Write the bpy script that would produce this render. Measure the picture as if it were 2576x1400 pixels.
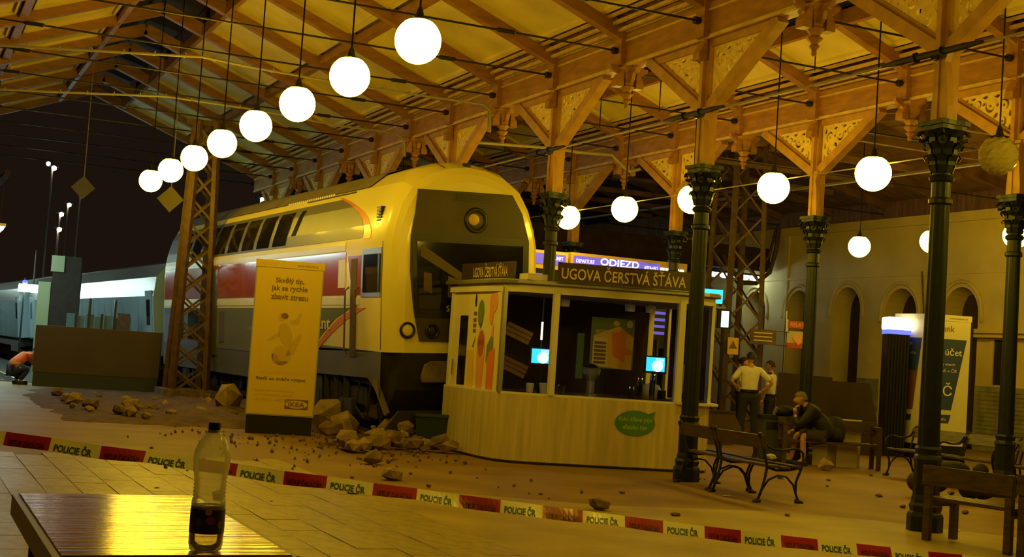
import bpy, math, random
from mathutils import Vector, Matrix
PI = math.pi
random.seed(7)
S = bpy.context.scene
for o in list(bpy.data.objects): bpy.data.objects.remove(o, do_unlink=True)
COL = S.collection

# ------------------------------------------------------------------ camera
cd = bpy.data.cameras.new('camera'); cam = bpy.data.objects.new('camera', cd); COL.objects.link(cam)
F = Vector((0.41592, 0.907625, 0.056807)); R_ = Vector((0.905466, -0.419117, 0.066876)); U_ = Vector((-0.084506, -0.023621, 0.996143))
cam.matrix_world = Matrix(((R_.x, U_.x, -F.x, 0), (R_.y, U_.y, -F.y, 0), (R_.z, U_.z, -F.z, 1.55), (0, 0, 0, 1)))
cd.sensor_width = 36.0; cd.lens = 36.0*3348.0/2576.0; cd.clip_start = 0.05; cd.clip_end = 600
S.camera = cam
# ------------------------------------------------------------------ world, exposure
w = bpy.data.worlds.new('night'); S.world = w; w.use_nodes = True
bg = w.node_tree.nodes['Background']; bg.inputs[0].default_value = (0.0105, 0.0060, 0.0036, 1); bg.inputs[1].default_value = 1.0
S.view_settings.view_transform = 'Standard'; S.view_settings.look = 'None'
S.view_settings.exposure = 0.0; S.view_settings.gamma = 1.0; S.view_settings.use_curve_mapping = False
GLOBE = 43.0            # radiance of the sodium globes
TUBE = 60.0             # radiance of the cool platform tubes

# ------------------------------------------------------------------ materials
def mat(name, col, rough=0.6, metal=0.0, amt=0.0, scale=6.0, bump=0.0, emit=None, estr=0.0, stretch=(1,1,1), col2=None, spec=0.5, coat=0.0, coord='Object'):
    m = bpy.data.materials.new(name); m.use_nodes = True
    nt = m.node_tree; b = nt.nodes['Principled BSDF']
    b.inputs['Roughness'].default_value = rough; b.inputs['Metallic'].default_value = metal
    b.inputs['Specular IOR Level'].default_value = spec
    if coat: b.inputs['Coat Weight'].default_value = coat; b.inputs['Coat Roughness'].default_value = 0.08
    c = tuple(col)+(1,)
    b.inputs['Base Color'].default_value = c
    if amt > 0 or bump > 0 or col2:
        tc = nt.nodes.new('ShaderNodeTexCoord'); mp = nt.nodes.new('ShaderNodeMapping')
        mp.inputs['Scale'].default_value = stretch
        nz = nt.nodes.new('ShaderNodeTexNoise'); nz.inputs['Scale'].default_value = scale; nz.inputs['Detail'].default_value = 5
        nt.links.new(tc.outputs[coord], mp.inputs[0]); nt.links.new(mp.outputs[0], nz.inputs['Vector'])
        if amt > 0 or col2:
            rp = nt.nodes.new('ShaderNodeValToRGB')
            c2 = col2 if col2 else tuple(x*(1-amt) for x in col)
            c1 = col if col2 else tuple(min(1, x*(1+amt*0.35)) for x in col)
            rp.color_ramp.elements[0].position = 0.32; rp.color_ramp.elements[1].position = 0.68
            rp.color_ramp.elements[0].color = tuple(c2)+(1,); rp.color_ramp.elements[1].color = tuple(c1)+(1,)
            nt.links.new(nz.outputs['Fac'], rp.inputs[0]); nt.links.new(rp.outputs[0], b.inputs['Base Color'])
        if bump > 0:
            bp = nt.nodes.new('ShaderNodeBump'); bp.inputs['Strength'].default_value = bump; bp.inputs['Distance'].default_value = 0.02
            nt.links.new(nz.outputs['Fac'], bp.inputs['Height']); nt.links.new(bp.outputs[0], b.inputs['Normal'])
    if emit:
        b.inputs['Emission Color'].default_value = tuple(emit)+(1,); b.inputs['Emission Strength'].default_value = estr
    return m
def glassmat(name, tint=(1,1,1), refl=1.0, rough=0.02):
    m = bpy.data.materials.new(name); m.use_nodes = True; nt = m.node_tree
    nt.nodes.remove(nt.nodes['Principled BSDF']); out = nt.nodes['Material Output']
    t = nt.nodes.new('ShaderNodeBsdfTransparent'); t.inputs[0].default_value = tuple(tint)+(1,)
    g = nt.nodes.new('ShaderNodeBsdfGlossy'); g.inputs['Roughness'].default_value = rough
    fr = nt.nodes.new('ShaderNodeFresnel'); fr.inputs[0].default_value = 1.45
    mu = nt.nodes.new('ShaderNodeMath'); mu.operation = 'MULTIPLY'; mu.inputs[1].default_value = refl
    mx = nt.nodes.new('ShaderNodeMixShader')
    nt.links.new(fr.outputs[0], mu.inputs[0]); nt.links.new(mu.outputs[0], mx.inputs[0]); nt.links.new(t.outputs[0], mx.inputs[1]); nt.links.new(g.outputs[0], mx.inputs[2])
    nt.links.new(mx.outputs[0], out.inputs[0]); return m
M = {}
M['timber'] = mat('ochre_timber', (0.37,0.175,0.020), 0.5, amt=0.30, scale=3, bump=0.05, stretch=(1,1,4))
M['timber2'] = mat('ochre_timber_light', (0.47,0.25,0.035), 0.5, amt=0.28, scale=4, bump=0.05)
M['fret'] = mat('pale_fretwork', (0.74,0.54,0.16), 0.55, amt=0.2, scale=9)
M['panel'] = mat('cream_ceiling_board', (0.72,0.58,0.16), 0.6, amt=0.2, scale=1.3, bump=0.05)
M['mould'] = mat('moulding', (0.62,0.42,0.10), 0.5, amt=0.25, scale=5)
M['darkwood'] = mat('brown_roof_board', (0.17,0.085,0.035), 0.65, amt=0.5, scale=2, stretch=(1,6,1), bump=0.1)
M['iron'] = mat('green_cast_iron', (0.006,0.012,0.007), 0.45, amt=0.4, scale=12, bump=0.12, spec=0.45)
M['blackiron'] = mat('black_iron', (0.020,0.018,0.014), 0.45, metal=0.3)
M['rust'] = mat('rusty_lattice_steel', (0.13,0.075,0.035), 0.6, amt=0.4, scale=8)
M['cable'] = mat('pale_grey_cable', (0.30,0.27,0.22), 0.5)
M['steel'] = mat('galvanised_steel', (0.42,0.42,0.40), 0.35, metal=0.8)
M['globe'] = mat('sodium_globe', (0.9,0.8,0.6), 0.3, emit=(1,0.66,0.036), estr=GLOBE)
M['globe_off'] = mat('unlit_globe_glass', (0.42,0.36,0.13), 0.08, spec=0.8, coat=0.5)
M['tube'] = mat('cool_tube', (0.9,0.9,0.9), 0.3, emit=(0.70,1.0,0.90), estr=TUBE)
M['floor'] = mat('dusty_asphalt', (0.28,0.165,0.045), 0.62, amt=0.5, scale=0.9, bump=0.12, col2=(0.17,0.095,0.026), coord='Object')
M['slab'] = mat('paving_slab', (0.40,0.31,0.11), 0.42, amt=0.3, scale=3.0, bump=0.2)
M['slab2'] = mat('paving_slab_dark', (0.37,0.285,0.10), 0.45, amt=0.3, scale=3.0, bump=0.2)
M['dirt'] = mat('spilled_earth', (0.13,0.07,0.025), 0.9, amt=0.5, scale=4, bump=0.5)
M['ballast'] = mat('dark_ballast', (0.055,0.05,0.045), 0.9, amt=0.5, scale=20, bump=0.6)
M['stone'] = mat('broken_concrete', (0.34,0.235,0.09), 0.85, amt=0.45, scale=7, bump=0.5)
M['stone2'] = mat('broken_concrete_dark', (0.20,0.13,0.06), 0.9, amt=0.5, scale=7, bump=0.5)
M['wall'] = mat('ochre_plaster', (0.66,0.54,0.22), 0.8, amt=0.22, scale=0.7, bump=0.1)
M['dado'] = mat('grey_green_dado', (0.26,0.25,0.15), 0.75, amt=0.4, scale=3)
M['dark'] = mat('dark_void', (0.014,0.010,0.008), 0.7)
M['darkgl'] = mat('dark_glazing', (0.010,0.009,0.009), 0.08, spec=0.6)
M['tcream'] = mat('train_cream', (0.80,0.70,0.20), 0.33, amt=0.06, scale=1.0, coat=0.3)
M['tgrey'] = mat('train_grey', (0.13,0.125,0.12), 0.42, amt=0.1, scale=1, coat=0.1)
M['troof'] = mat('train_roof', (0.20,0.17,0.12), 0.5, amt=0.3, scale=2)
M['tred'] = mat('train_red', (0.42,0.075,0.05), 0.13, coat=0.8)
M['tblue'] = mat('train_blue', (0.20,0.25,0.38), 0.16, coat=0.8)
M['torange'] = mat('train_orange', (0.80,0.26,0.05), 0.25, coat=0.4)
M['tface'] = mat('train_face_panel', (0.060,0.044,0.022), 0.5, amt=0.15, scale=3)
M['tunder'] = mat('underframe_grime', (0.030,0.025,0.020), 0.75, amt=0.4, scale=6, bump=0.3)
M['tcar'] = mat('carriage_grey_blue', (0.30,0.42,0.46), 0.10, amt=0.1, scale=1, coat=0.8)
M['tcardark'] = mat('carriage_upper', (0.09,0.09,0.08), 0.3)
M['white'] = mat('white_paint', (0.74,0.70,0.56), 0.4, amt=0.06, scale=2)
M['whitem'] = mat('white_letter', (0.85,0.82,0.72), 0.5)
M['laminate'] = mat('pale_wood_laminate', (0.62,0.52,0.30), 0.33, amt=0.22, scale=2.2, stretch=(6,6,0.35))
M['signdark'] = mat('dark_brown_sign', (0.055,0.032,0.018), 0.4)
M['letter'] = mat('tan_letter', (0.66,0.54,0.34), 0.5)
M['blackp'] = mat('black_plastic', (0.012,0.011,0.010), 0.35)
M['screen'] = mat('blue_screen', (0.05,0.3,0.6), 0.3, emit=(0.02,0.42,1.0), estr=2.2)
M['screenw'] = mat('screen_white', (0.5,0.8,0.9), 0.3, emit=(0.45,0.95,1.0), estr=2.0)
M['odj'] = mat('backlit_violet_header', (0.1,0.08,0.5), 0.3, emit=(0.11,0.085,0.62), estr=1.0)
M['odjframe'] = mat('header_frame', (0.55,0.38,0.22), 0.4)
M['odjw'] = mat('backlit_white', (0.9,0.9,0.9), 0.3, emit=(0.75,0.8,1.0), estr=1.6)
M['orangep'] = mat('poster_orange', (0.75,0.20,0.03), 0.5)
M['salmon'] = mat('poster_salmon', (0.78,0.33,0.16), 0.5)
M['yellowp'] = mat('poster_yellow', (0.78,0.50,0.05), 0.5)
M['leafp'] = mat('poster_leaf_green', (0.16,0.24,0.12), 0.5)
M['greenb'] = mat('bubble_green', (0.075,0.22,0.03), 0.5)
M['lime'] = mat('lime_script', (0.42,0.62,0.10), 0.5)
M['poster'] = mat('poster_white', (0.76,0.68,0.42), 0.4)
M['ikea'] = mat('yellow_poster', (0.74,0.55,0.06), 0.35, coat=0.3)
M['brownp'] = mat('brown_print', (0.20,0.11,0.02), 0.5)
M['fleshp'] = mat('pale_ochre_print', (0.60,0.42,0.06), 0.5)
M['greyb'] = mat('column_side_grey', (0.38,0.38,0.32), 0.4)
M['bankblue'] = mat('bank_blue', (0.035,0.065,0.30), 0.45)
M['bankbrown'] = mat('bank_photo_brown', (0.22,0.08,0.04), 0.5)
M['skin'] = mat('skin', (0.50,0.27,0.15), 0.55)
M['hair'] = mat('dark_hair', (0.02,0.013,0.01), 0.7)
M['hairg'] = mat('grey_hair', (0.16,0.12,0.08), 0.7)
M['shirt'] = mat('white_shirt', (0.80,0.74,0.62), 0.8, amt=0.1, scale=10, bump=0.3)
M['navy'] = mat('navy_cloth', (0.022,0.022,0.035), 0.85, bump=0.3, scale=12)
M['jacket'] = mat('black_jacket', (0.014,0.013,0.014), 0.7, bump=0.3, scale=12)
M['shorts'] = mat('dark_shorts', (0.045,0.035,0.035), 0.85)
M['shoe'] = mat('black_shoe', (0.012,0.011,0.010), 0.4)
M['vest'] = mat('orange_vest', (0.95,0.20,0.04), 0.6)
M['reflect'] = mat('reflective_strip', (0.6,0.6,0.55), 0.4)
M['benchwood'] = mat('worn_bench_plank', (0.085,0.055,0.032), 0.35, amt=0.5, scale=5, stretch=(1,1,5), bump=0.15)
M['tapew'] = mat('tape_white', (0.90,0.86,0.55), 0.25)
M['taper'] = mat('tape_red', (0.42,0.02,0.012), 0.22)
M['taperd'] = mat('tape_dark_red', (0.085,0.008,0.006), 0.3)
M['tapeg'] = mat('tape_green_letter', (0.02,0.085,0.06), 0.4)
M['tabletop'] = mat('varnished_brown_top', (0.50,0.23,0.015), 0.15, amt=0.25, scale=3, stretch=(.6,9,1), bump=0.13, coat=0.0, spec=0.42)
M['tableedge'] = mat('grey_table_edge', (0.26,0.24,0.19), 0.35)
M['tabledark'] = mat('dark_table_edge', (0.05,0.033,0.015), 0.5)
def petmat():
    m = glassmat('pet_plastic', (0.97,0.96,0.90), 0.9, 0.13); nt = m.node_tree; out = nt.nodes['Material Output']; src = out.inputs[0].links[0].from_socket
    d = nt.nodes.new('ShaderNodeBsdfDiffuse'); d.inputs[0].default_value = (1,.98,.82,1); t = nt.nodes.new('ShaderNodeBsdfTranslucent'); t.inputs[0].default_value = (1,.98,.82,1)
    a = nt.nodes.new('ShaderNodeMixShader'); a.inputs[0].default_value = .5; nt.links.new(d.outputs[0],a.inputs[1]); nt.links.new(t.outputs[0],a.inputs[2])
    x = nt.nodes.new('ShaderNodeMixShader'); x.inputs[0].default_value = .36; nt.links.new(src,x.inputs[1]); nt.links.new(a.outputs[0],x.inputs[2]); nt.links.new(x.outputs[0],out.inputs[0]); return m
M['pet'] = petmat()
M['pave'] = mat('light_asphalt', (0.38,0.28,0.08), 0.55, amt=0.3, scale=1.1, bump=0.15)
M['hatch'] = mat('grimy_hatch', (0.20,0.145,0.045), 0.6, amt=0.5, scale=5)
M['dimplate'] = mat('dull_tan_plate', (0.20,0.17,0.08), 0.6)
M['water'] = glassmat('water_body', (0.88,0.82,0.66), 1.3, 0.05)
M['label'] = mat('dark_bottle_label', (0.035,0.016,0.014), 0.35)
M['labelr'] = mat('label_red', (0.40,0.07,0.02), 0.4)
M['glass'] = glassmat('clear_pane', (0.93,0.93,0.90), 1.0, 0.01)
M['cup'] = glassmat('clear_cup', (0.75,0.72,0.66), 1.8, 0.1)
M['card'] = mat('cardboard_white', (0.50,0.42,0.30), 0.7)
M['brownboard'] = mat('dark_brown_board', (0.045,0.026,0.013), 0.7, amt=0.3, scale=3)
M['greenpanel'] = mat('olive_panel', (0.10,0.062,0.014), 0.6, amt=0.15, scale=1.2)
M['greenbase'] = mat('olive_base', (0.045,0.050,0.014), 0.6)
M['bin'] = mat('green_bin', (0.020,0.045,0.020), 0.55)
M['bluefence'] = mat('blue_fence_board', (0.10,0.22,0.27), 0.5)
M['palegreen'] = mat('pale_green_metal', (0.32,0.42,0.26), 0.5)
M['yelstripe'] = mat('yellow_band', (0.55,0.52,0.06), 0.5)
M['redsign'] = mat('red_sign', (0.42,0.05,0.02), 0.5)
M['redlamp'] = mat('red_lamp', (0.5,0,0), 0.5, emit=(1,0.02,0.01), estr=5)
M['bluelamp'] = mat('blue_lamp', (0,0,0.5), 0.5, emit=(0.05,0.08,1), estr=4)
M['farlamp'] = mat('far_lamp', (1,1,1), 0.5, emit=(1.0,0.93,0.72), estr=30)
M['signlit'] = mat('lit_sign_white', (0.9,0.9,0.9), 0.4, emit=(1.0,1.0,0.66), estr=2.3)
M['signblue'] = mat('lit_sign_blue', (0.1,0.12,0.6), 0.4, emit=(0.15,0.2,0.9), estr=1.2)
M['paper'] = mat('crumpled_paper', (0.60,0.52,0.34), 0.8)
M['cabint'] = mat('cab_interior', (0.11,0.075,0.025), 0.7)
M['tube2'] = mat('canopy_tube_glow', (0.9,0.9,0.9), 0.3, emit=(0.80,1.0,0.92), estr=16)
M['farwall'] = mat('dark_brick_wing', (0.050,0.026,0.016), 0.85, amt=0.4, scale=4)
M['farwin'] = mat('far_window_pale', (0.10,0.11,0.09), 0.4)

# ------------------------------------------------------------------ mesh helper
class MB:
    def __init__(s): s.v = []; s.f = []
    def add(s, vs, fs, T=None):
        n = len(s.v)
        s.v += [tuple(T @ Vector(p)) if T is not None else tuple(p) for p in vs]
        s.f += [tuple(i+n for i in f) for f in fs]; return s
    def box(s, a, b, T=None):
        x0,y0,z0 = a; x1,y1,z1 = b
        vs = [(x0,y0,z0),(x1,y0,z0),(x1,y1,z0),(x0,y1,z0),(x0,y0,z1),(x1,y0,z1),(x1,y1,z1),(x0,y1,z1)]
        return s.add(vs, [(0,3,2,1),(4,5,6,7),(0,1,5,4),(1,2,6,5),(2,3,7,6),(3,0,4,7)], T)
    def bar(s, p, q, wx, wz, up=(0,0,1)):
        p = Vector(p); q = Vector(q); d = (q-p); L = d.length; d.normalize()
        x = d.cross(Vector(up))
        if x.length < 1e-4: x = d.cross(Vector((0,1,0)))
        x.normalize(); z = x.cross(d)
        T = Matrix(((x.x,d.x,z.x,p.x),(x.y,d.y,z.y,p.y),(x.z,d.z,z.z,p.z),(0,0,0,1)))
        return s.box((-wx/2,0,-wz/2),(wx/2,L,wz/2),T)
    def tube(s, pts, r, n=8, caps=True):
        pts = [Vector(p) for p in pts]; rr = r if isinstance(r,(list,tuple)) else [r]*len(pts)
        base = len(s.v); prev = None
        for i,p in enumerate(pts):
            d = (pts[min(i+1,len(pts)-1)]-pts[max(i-1,0)]).normalized()
            if prev is None:
                a = d.cross(Vector((0,0,1)))
                if a.length < 1e-3: a = d.cross(Vector((0,1,0)))
            else: a = prev - d*prev.dot(d)
            a.normalize(); prev = a; b = d.cross(a)
            for k in range(n):
                t = 2*PI*k/n; s.v.append(tuple(p + (a*math.cos(t)+b*math.sin(t))*rr[i]))
        for i in range(len(pts)-1):
            for k in range(n):
                k2 = (k+1)%n; s.f.append((base+i*n+k, base+i*n+k2, base+(i+1)*n+k2, base+(i+1)*n+k))
        if caps:
            s.f.append(tuple(base+k for k in range(n))[::-1]); s.f.append(tuple(base+(len(pts)-1)*n+k for k in range(n)))
        return s
    def lathe(s, prof, n=16, T=None, caps=True, flute=None):
        base = len(s.v)
        for r,z in prof:
            for k in range(n):
                t = 2*PI*k/n; rr = r*(flute(k) if flute else 1)
                p = Vector((rr*math.cos(t), rr*math.sin(t), z)); s.v.append(tuple(T @ p) if T is not None else tuple(p))
        for i in range(len(prof)-1):
            for k in range(n):
                k2 = (k+1)%n; s.f.append((base+i*n+k, base+i*n+k2, base+(i+1)*n+k2, base+(i+1)*n+k))
        if caps:
            s.f.append(tuple(base+k for k in range(n))[::-1]); s.f.append(tuple(base+(len(prof)-1)*n+k for k in range(n)))
        return s
    def prism(s, poly, d, T=None):      # polygon in local xy, extruded from z=0 to z=d
        n = len(poly)
        vs = [(x,y,0) for x,y in poly]+[(x,y,d) for x,y in poly]
        fs = [tuple(range(n))[::-1], tuple(range(n,2*n))]+[(i,(i+1)%n,(i+1)%n+n,i+n) for i in range(n)]
        return s.add(vs, fs, T)
    def build(s, name, m, parent=None, smooth=False, bevel=0.0):
        me = bpy.data.meshes.new(name); me.from_pydata(s.v, [], s.f); me.materials.append(M[m] if isinstance(m,str) else m)
        if smooth:
            for p in me.polygons: p.use_smooth = True
        me.update()
        o = bpy.data.objects.new(name, me); COL.objects.link(o)
        if parent: o.parent = parent
        if bevel:
            b = o.modifiers.new('bevel','BEVEL'); b.width = bevel; b.segments = 2; b.limit_method = 'ANGLE'
        return o
def tag(o, label=None, cat=None, group=None, kind=None):
    if label: o['label'] = label
    if cat: o['category'] = cat
    if group: o['group'] = group
    if kind: o['kind'] = kind
    return o
def empty(name, loc=(0,0,0), rz=0.0, label=None, cat=None, group=None, kind=None):
    o = bpy.data.objects.new(name, None); COL.objects.link(o); o.location = loc; o.rotation_euler = (0,0,rz); o.empty_display_size = .1
    return tag(o, label, cat, group, kind)
def inst(o, parent, T=None):
    c = o.copy(); COL.objects.link(c); c.parent = parent
    if T is not None: c.matrix_local = T
    return c
def copy_tree(o, parent=None):
    c = o.copy(); COL.objects.link(c); c.parent = parent
    for ch in [x for x in bpy.data.objects if x.parent == o]: copy_tree(ch, c)
    return c
def Tm(loc=(0,0,0), rx=0, ry=0, rz=0, s=(1,1,1)):
    return Matrix.Translation(loc) @ Matrix.Rotation(rz,4,'Z') @ Matrix.Rotation(ry,4,'Y') @ Matrix.Rotation(rx,4,'X') @ Matrix.Diagonal((s[0],s[1],s[2],1))
def plane(o, xdir, ydir):               # matrix of a wall-like plane: local x along xdir, local y along ydir
    x = Vector(xdir).normalized(); y = Vector(ydir).normalized(); z = x.cross(y)
    return Matrix(((x.x,y.x,z.x,o[0]),(x.y,y.y,z.y,o[1]),(x.z,y.z,z.z,o[2]),(0,0,0,1)))
_tx = {}
def text(body, m, parent, T, w=None, h=None, name='lettering', ext=0.003, bold=0.0, shear=0.0, warp=None, mirror=False):
    cu = bpy.data.curves.new('txt','FONT'); cu.body = body; cu.extrude = 0; cu.offset = bold; cu.shear = shear; cu.resolution_u = 3
    ob = bpy.data.objects.new('txt', cu); COL.objects.link(ob)
    dg = bpy.context.evaluated_depsgraph_get(); me = bpy.data.meshes.new_from_object(ob.evaluated_get(dg))
    bpy.data.objects.remove(ob, do_unlink=True); bpy.data.curves.remove(cu)
    if not me.vertices: return None
    xs = [v.co.x for v in me.vertices]; ys = [v.co.y for v in me.vertices]
    x0,x1,y0,y1 = min(xs),max(xs),min(ys),max(ys)
    sx = (w/(x1-x0)) if w else None; sy = (h/(y1-y0)) if h else None
    if sx is None: sx = sy
    if sy is None: sy = sx
    for v in me.vertices:
        p = Vector(((v.co.x-x0)*sx, (v.co.y-y0)*sy, ext))
        v.co = warp(p) if warp else (T @ p)
    me.materials.clear(); me.materials.append(M[m]); me.name = name
    o = bpy.data.objects.new(name, me); COL.objects.link(o)
    if parent: o.parent = parent
    return o
def ellipse(cx, cy, rx, ry, n=18, rot=0.0):
    c,s_ = math.cos(rot), math.sin(rot)
    return [(cx+rx*math.cos(2*PI*k/n)*c-ry*math.sin(2*PI*k/n)*s_, cy+rx*math.cos(2*PI*k/n)*s_+ry*math.sin(2*PI*k/n)*c) for k in range(n)]
def flat(poly, m, parent, T, name, d=0.003): return MB().prism(poly, d, T).build(name, m, parent)
def rock(name, m, loc, sz, seed, parent=None, cuts=None):
    rnd = random.Random(seed); t = (1+5**.5)/2
    vs = [(-1,t,0),(1,t,0),(-1,-t,0),(1,-t,0),(0,-1,t),(0,1,t),(0,-1,-t),(0,1,-t),(t,0,-1),(t,0,1),(-t,0,-1),(-t,0,1)]
    fs = [(0,11,5),(0,5,1),(0,1,7),(0,7,10),(0,10,11),(1,5,9),(5,11,4),(11,10,2),(10,7,6),(7,1,8),(3,9,4),(3,4,2),(3,2,6),(3,6,8),(3,8,9),(4,9,5),(2,4,11),(6,2,10),(8,6,7),(9,8,1)]
    T = Tm((0,0,0), rnd.uniform(0,6), rnd.uniform(0,6), rnd.uniform(0,6))
    out = []
    for v in vs:
        p = T @ Vector(v); p.normalize(); k = rnd.uniform(0.72,1.15)
        out.append((p.x*k*sz[0]/2, p.y*k*sz[1]/2, p.z*k*sz[2]/2))
    zm = min(p[2] for p in out)
    out = [(x,y,max(z,-sz[2]*0.42)) for x,y,z in out]; zm = min(p[2] for p in out)
    mb = MB(); mb.v = [(x,y,z-zm) for x,y,z in out]; mb.f = fs
    o = mb.build(name, m, parent); o.location = loc; o.rotation_euler = (0,0,rnd.uniform(0,6)); return o

# ------------------------------------------------------------------ ground
fl = MB().add([(-30,-12,0),(6.2,-12,0),(6.2,36.5,0),(-30,36.5,0)],[(0,1,2,3)])
fl.add([(6.2,-12,0),(60,-12,0),(60,60,0),(6.2,60,0)],[(0,1,2,3)])
floor = tag(fl.build('floor','floor'), kind='structure')
pv = [(-6,10.5),(1.6,15.9),(3.2,15.3),(5.0,13.9),(7.0,12.6),(9.0,12.3),(9.9,11.6),(10.6,10.6),(12.5,8.5),(16,4),(16,-10),(-6,-10)]
tag(MB().prism(pv[::-1],.006,Tm((0,0,.001))).build('floor.002','pave'), kind='structure')
# paving slabs of the near concourse, each its own piece (joints run along the hall)
rnd = random.Random(3); sl = MB(); g = 0.004
slabme = []
for k in range(4):
    b = MB(); zt = 0.013+0.001*(k%3); e = 0.008
    b.v = [(0,0,0),(1,0,0),(1,1,0),(0,1,0),(0,0,zt-.004),(1,0,zt-.004),(1,1,zt-.004),(0,1,zt-.004),(e,e,zt),(1-e,e,zt),(1-e,1-e,zt),(e,1-e,zt)]
    b.f = [(0,1,5,4),(1,2,6,5),(2,3,7,6),(3,0,4,7),(4,5,9,8),(5,6,10,9),(6,7,11,10),(7,4,8,11),(8,9,10,11)]
    me = bpy.data.meshes.new('slab'); me.from_pydata(b.v,[],b.f); me.materials.append(M['slab' if k%2==0 else 'slab2']); slabme.append(me)
SW, SL = 0.32, 0.62
n = 0
for ix in range(-2, 17):
    for iy in range(15):
        x = 1.05+ix*SW; y = 8.1+iy*SL+(0.31 if ix%2 else 0)
        if x < 0.6 and y < 10: continue
        if y > 16.2 or x > 4.4: continue
        if x > 3.4+0.33*(y-8): 
            pass
        n += 1
        if n > 285: break
        o = bpy.data.objects.new('slab', slabme[rnd.randrange(4)]); COL.objects.link(o); o.parent = floor
        o.location = (x, y, rnd.uniform(-0.003,0.002)); o.scale = (SW-g, SL-g, 1)
# kerb and sunken track bed on the left, beyond the concourse end
tag(MB().box((-30,36.4,-0.05),(6.3,36.75,0.02)).build('trim_1','stone2'), kind='structure')
tag(MB().add([(-30,36.7,-0.35),(6.2,36.7,-0.35),(30,200,-0.35),(-60,200,-0.35)],[(0,1,2,3)]).build('floor.001','ballast'), kind='structure')
tb = empty('railway_track',(0,0,0),0,'dark railway track running away at far left behind the crouching worker','track')
for sx in (2.0,3.44): MB().bar((sx,37.2,-0.22),(sx-1.5,120,-0.22),0.07,0.15).build('rail','steel',tb)
sm = MB().box((-1.3,-.13,-.35),(1.3,.13,-.28)).build('sleeper','darkwood',tb); sm.location=(2.7,38,0)
for i in range(1,60): inst(sm,tb,Tm((2.72-i*0.0126,38+i*0.7,0)))
# spilled earth in front of the train
rnd = random.Random(5); d = MB(); NX, NY = 26, 22
for j in range(NY):
    for i in range(NX):
        x = 2.2+i*0.27; y = 19.6+j*0.75
        a = max(0,1-((x-7.2)/5.0)**2)*max(0,1-((y-26.5)/8.5)**2)
        if x < 6.75 and y < 22.5: a = -.4
        edge = i in (0,NX-1) or j in (0,NY-1)
        d.v.append((x+rnd.uniform(-.05,.05), y+rnd.uniform(-.05,.05), -0.05 if edge else -0.03+a*(0.20+rnd.uniform(-.06,.10))))
for j in range(NY-1):
    for i in range(NX-1): a = j*NX+i; d.f.append((a,a+1,a+NX+1,a+NX))
tag(d.build('earth_mound','dirt',smooth=True),'brown earth and crushed ballast pushed up around the train','earth',kind='stuff')

# ------------------------------------------------------------------ hall roof
X1, Y1, SP = 9.89, 10.86, 4.627
X2, Y2 = 14.45, 18.95
HB = SP/2; XR = 4.69; X0 = 2*XR-X1
SLOPE = 0.385; ZE = 6.46
YA, YB = 1.6, 41.04
def tie_rod(parent, xa, xb, y, z, buckle, hangs):
    r = MB().tube([(xa,y,z),(xb,y,z)],0.016,6).build('tie_rod','blackiron',parent)
    b = MB()
    for xx in buckle: b.tube([(xx-.16,y,z),(xx-.13,y,z),(xx+.13,y,z),(xx+.16,y,z)],[.018,.036,.036,.018],6)
    for xx,s_ in ((xa,1),(xb,-1)): b.tube([(xx,y,z),(xx+s_*.06,y,z),(xx+s_*.13,y,z)],[.055,.055,.03],8)
    b.build('turnbuckle','blackiron',r)
    for hx,hz in hangs:
        MB().tube([(hx,y,z-.05),(hx,y,hz)],0.011,5).build('hanger_rod','blackiron',r)
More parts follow.
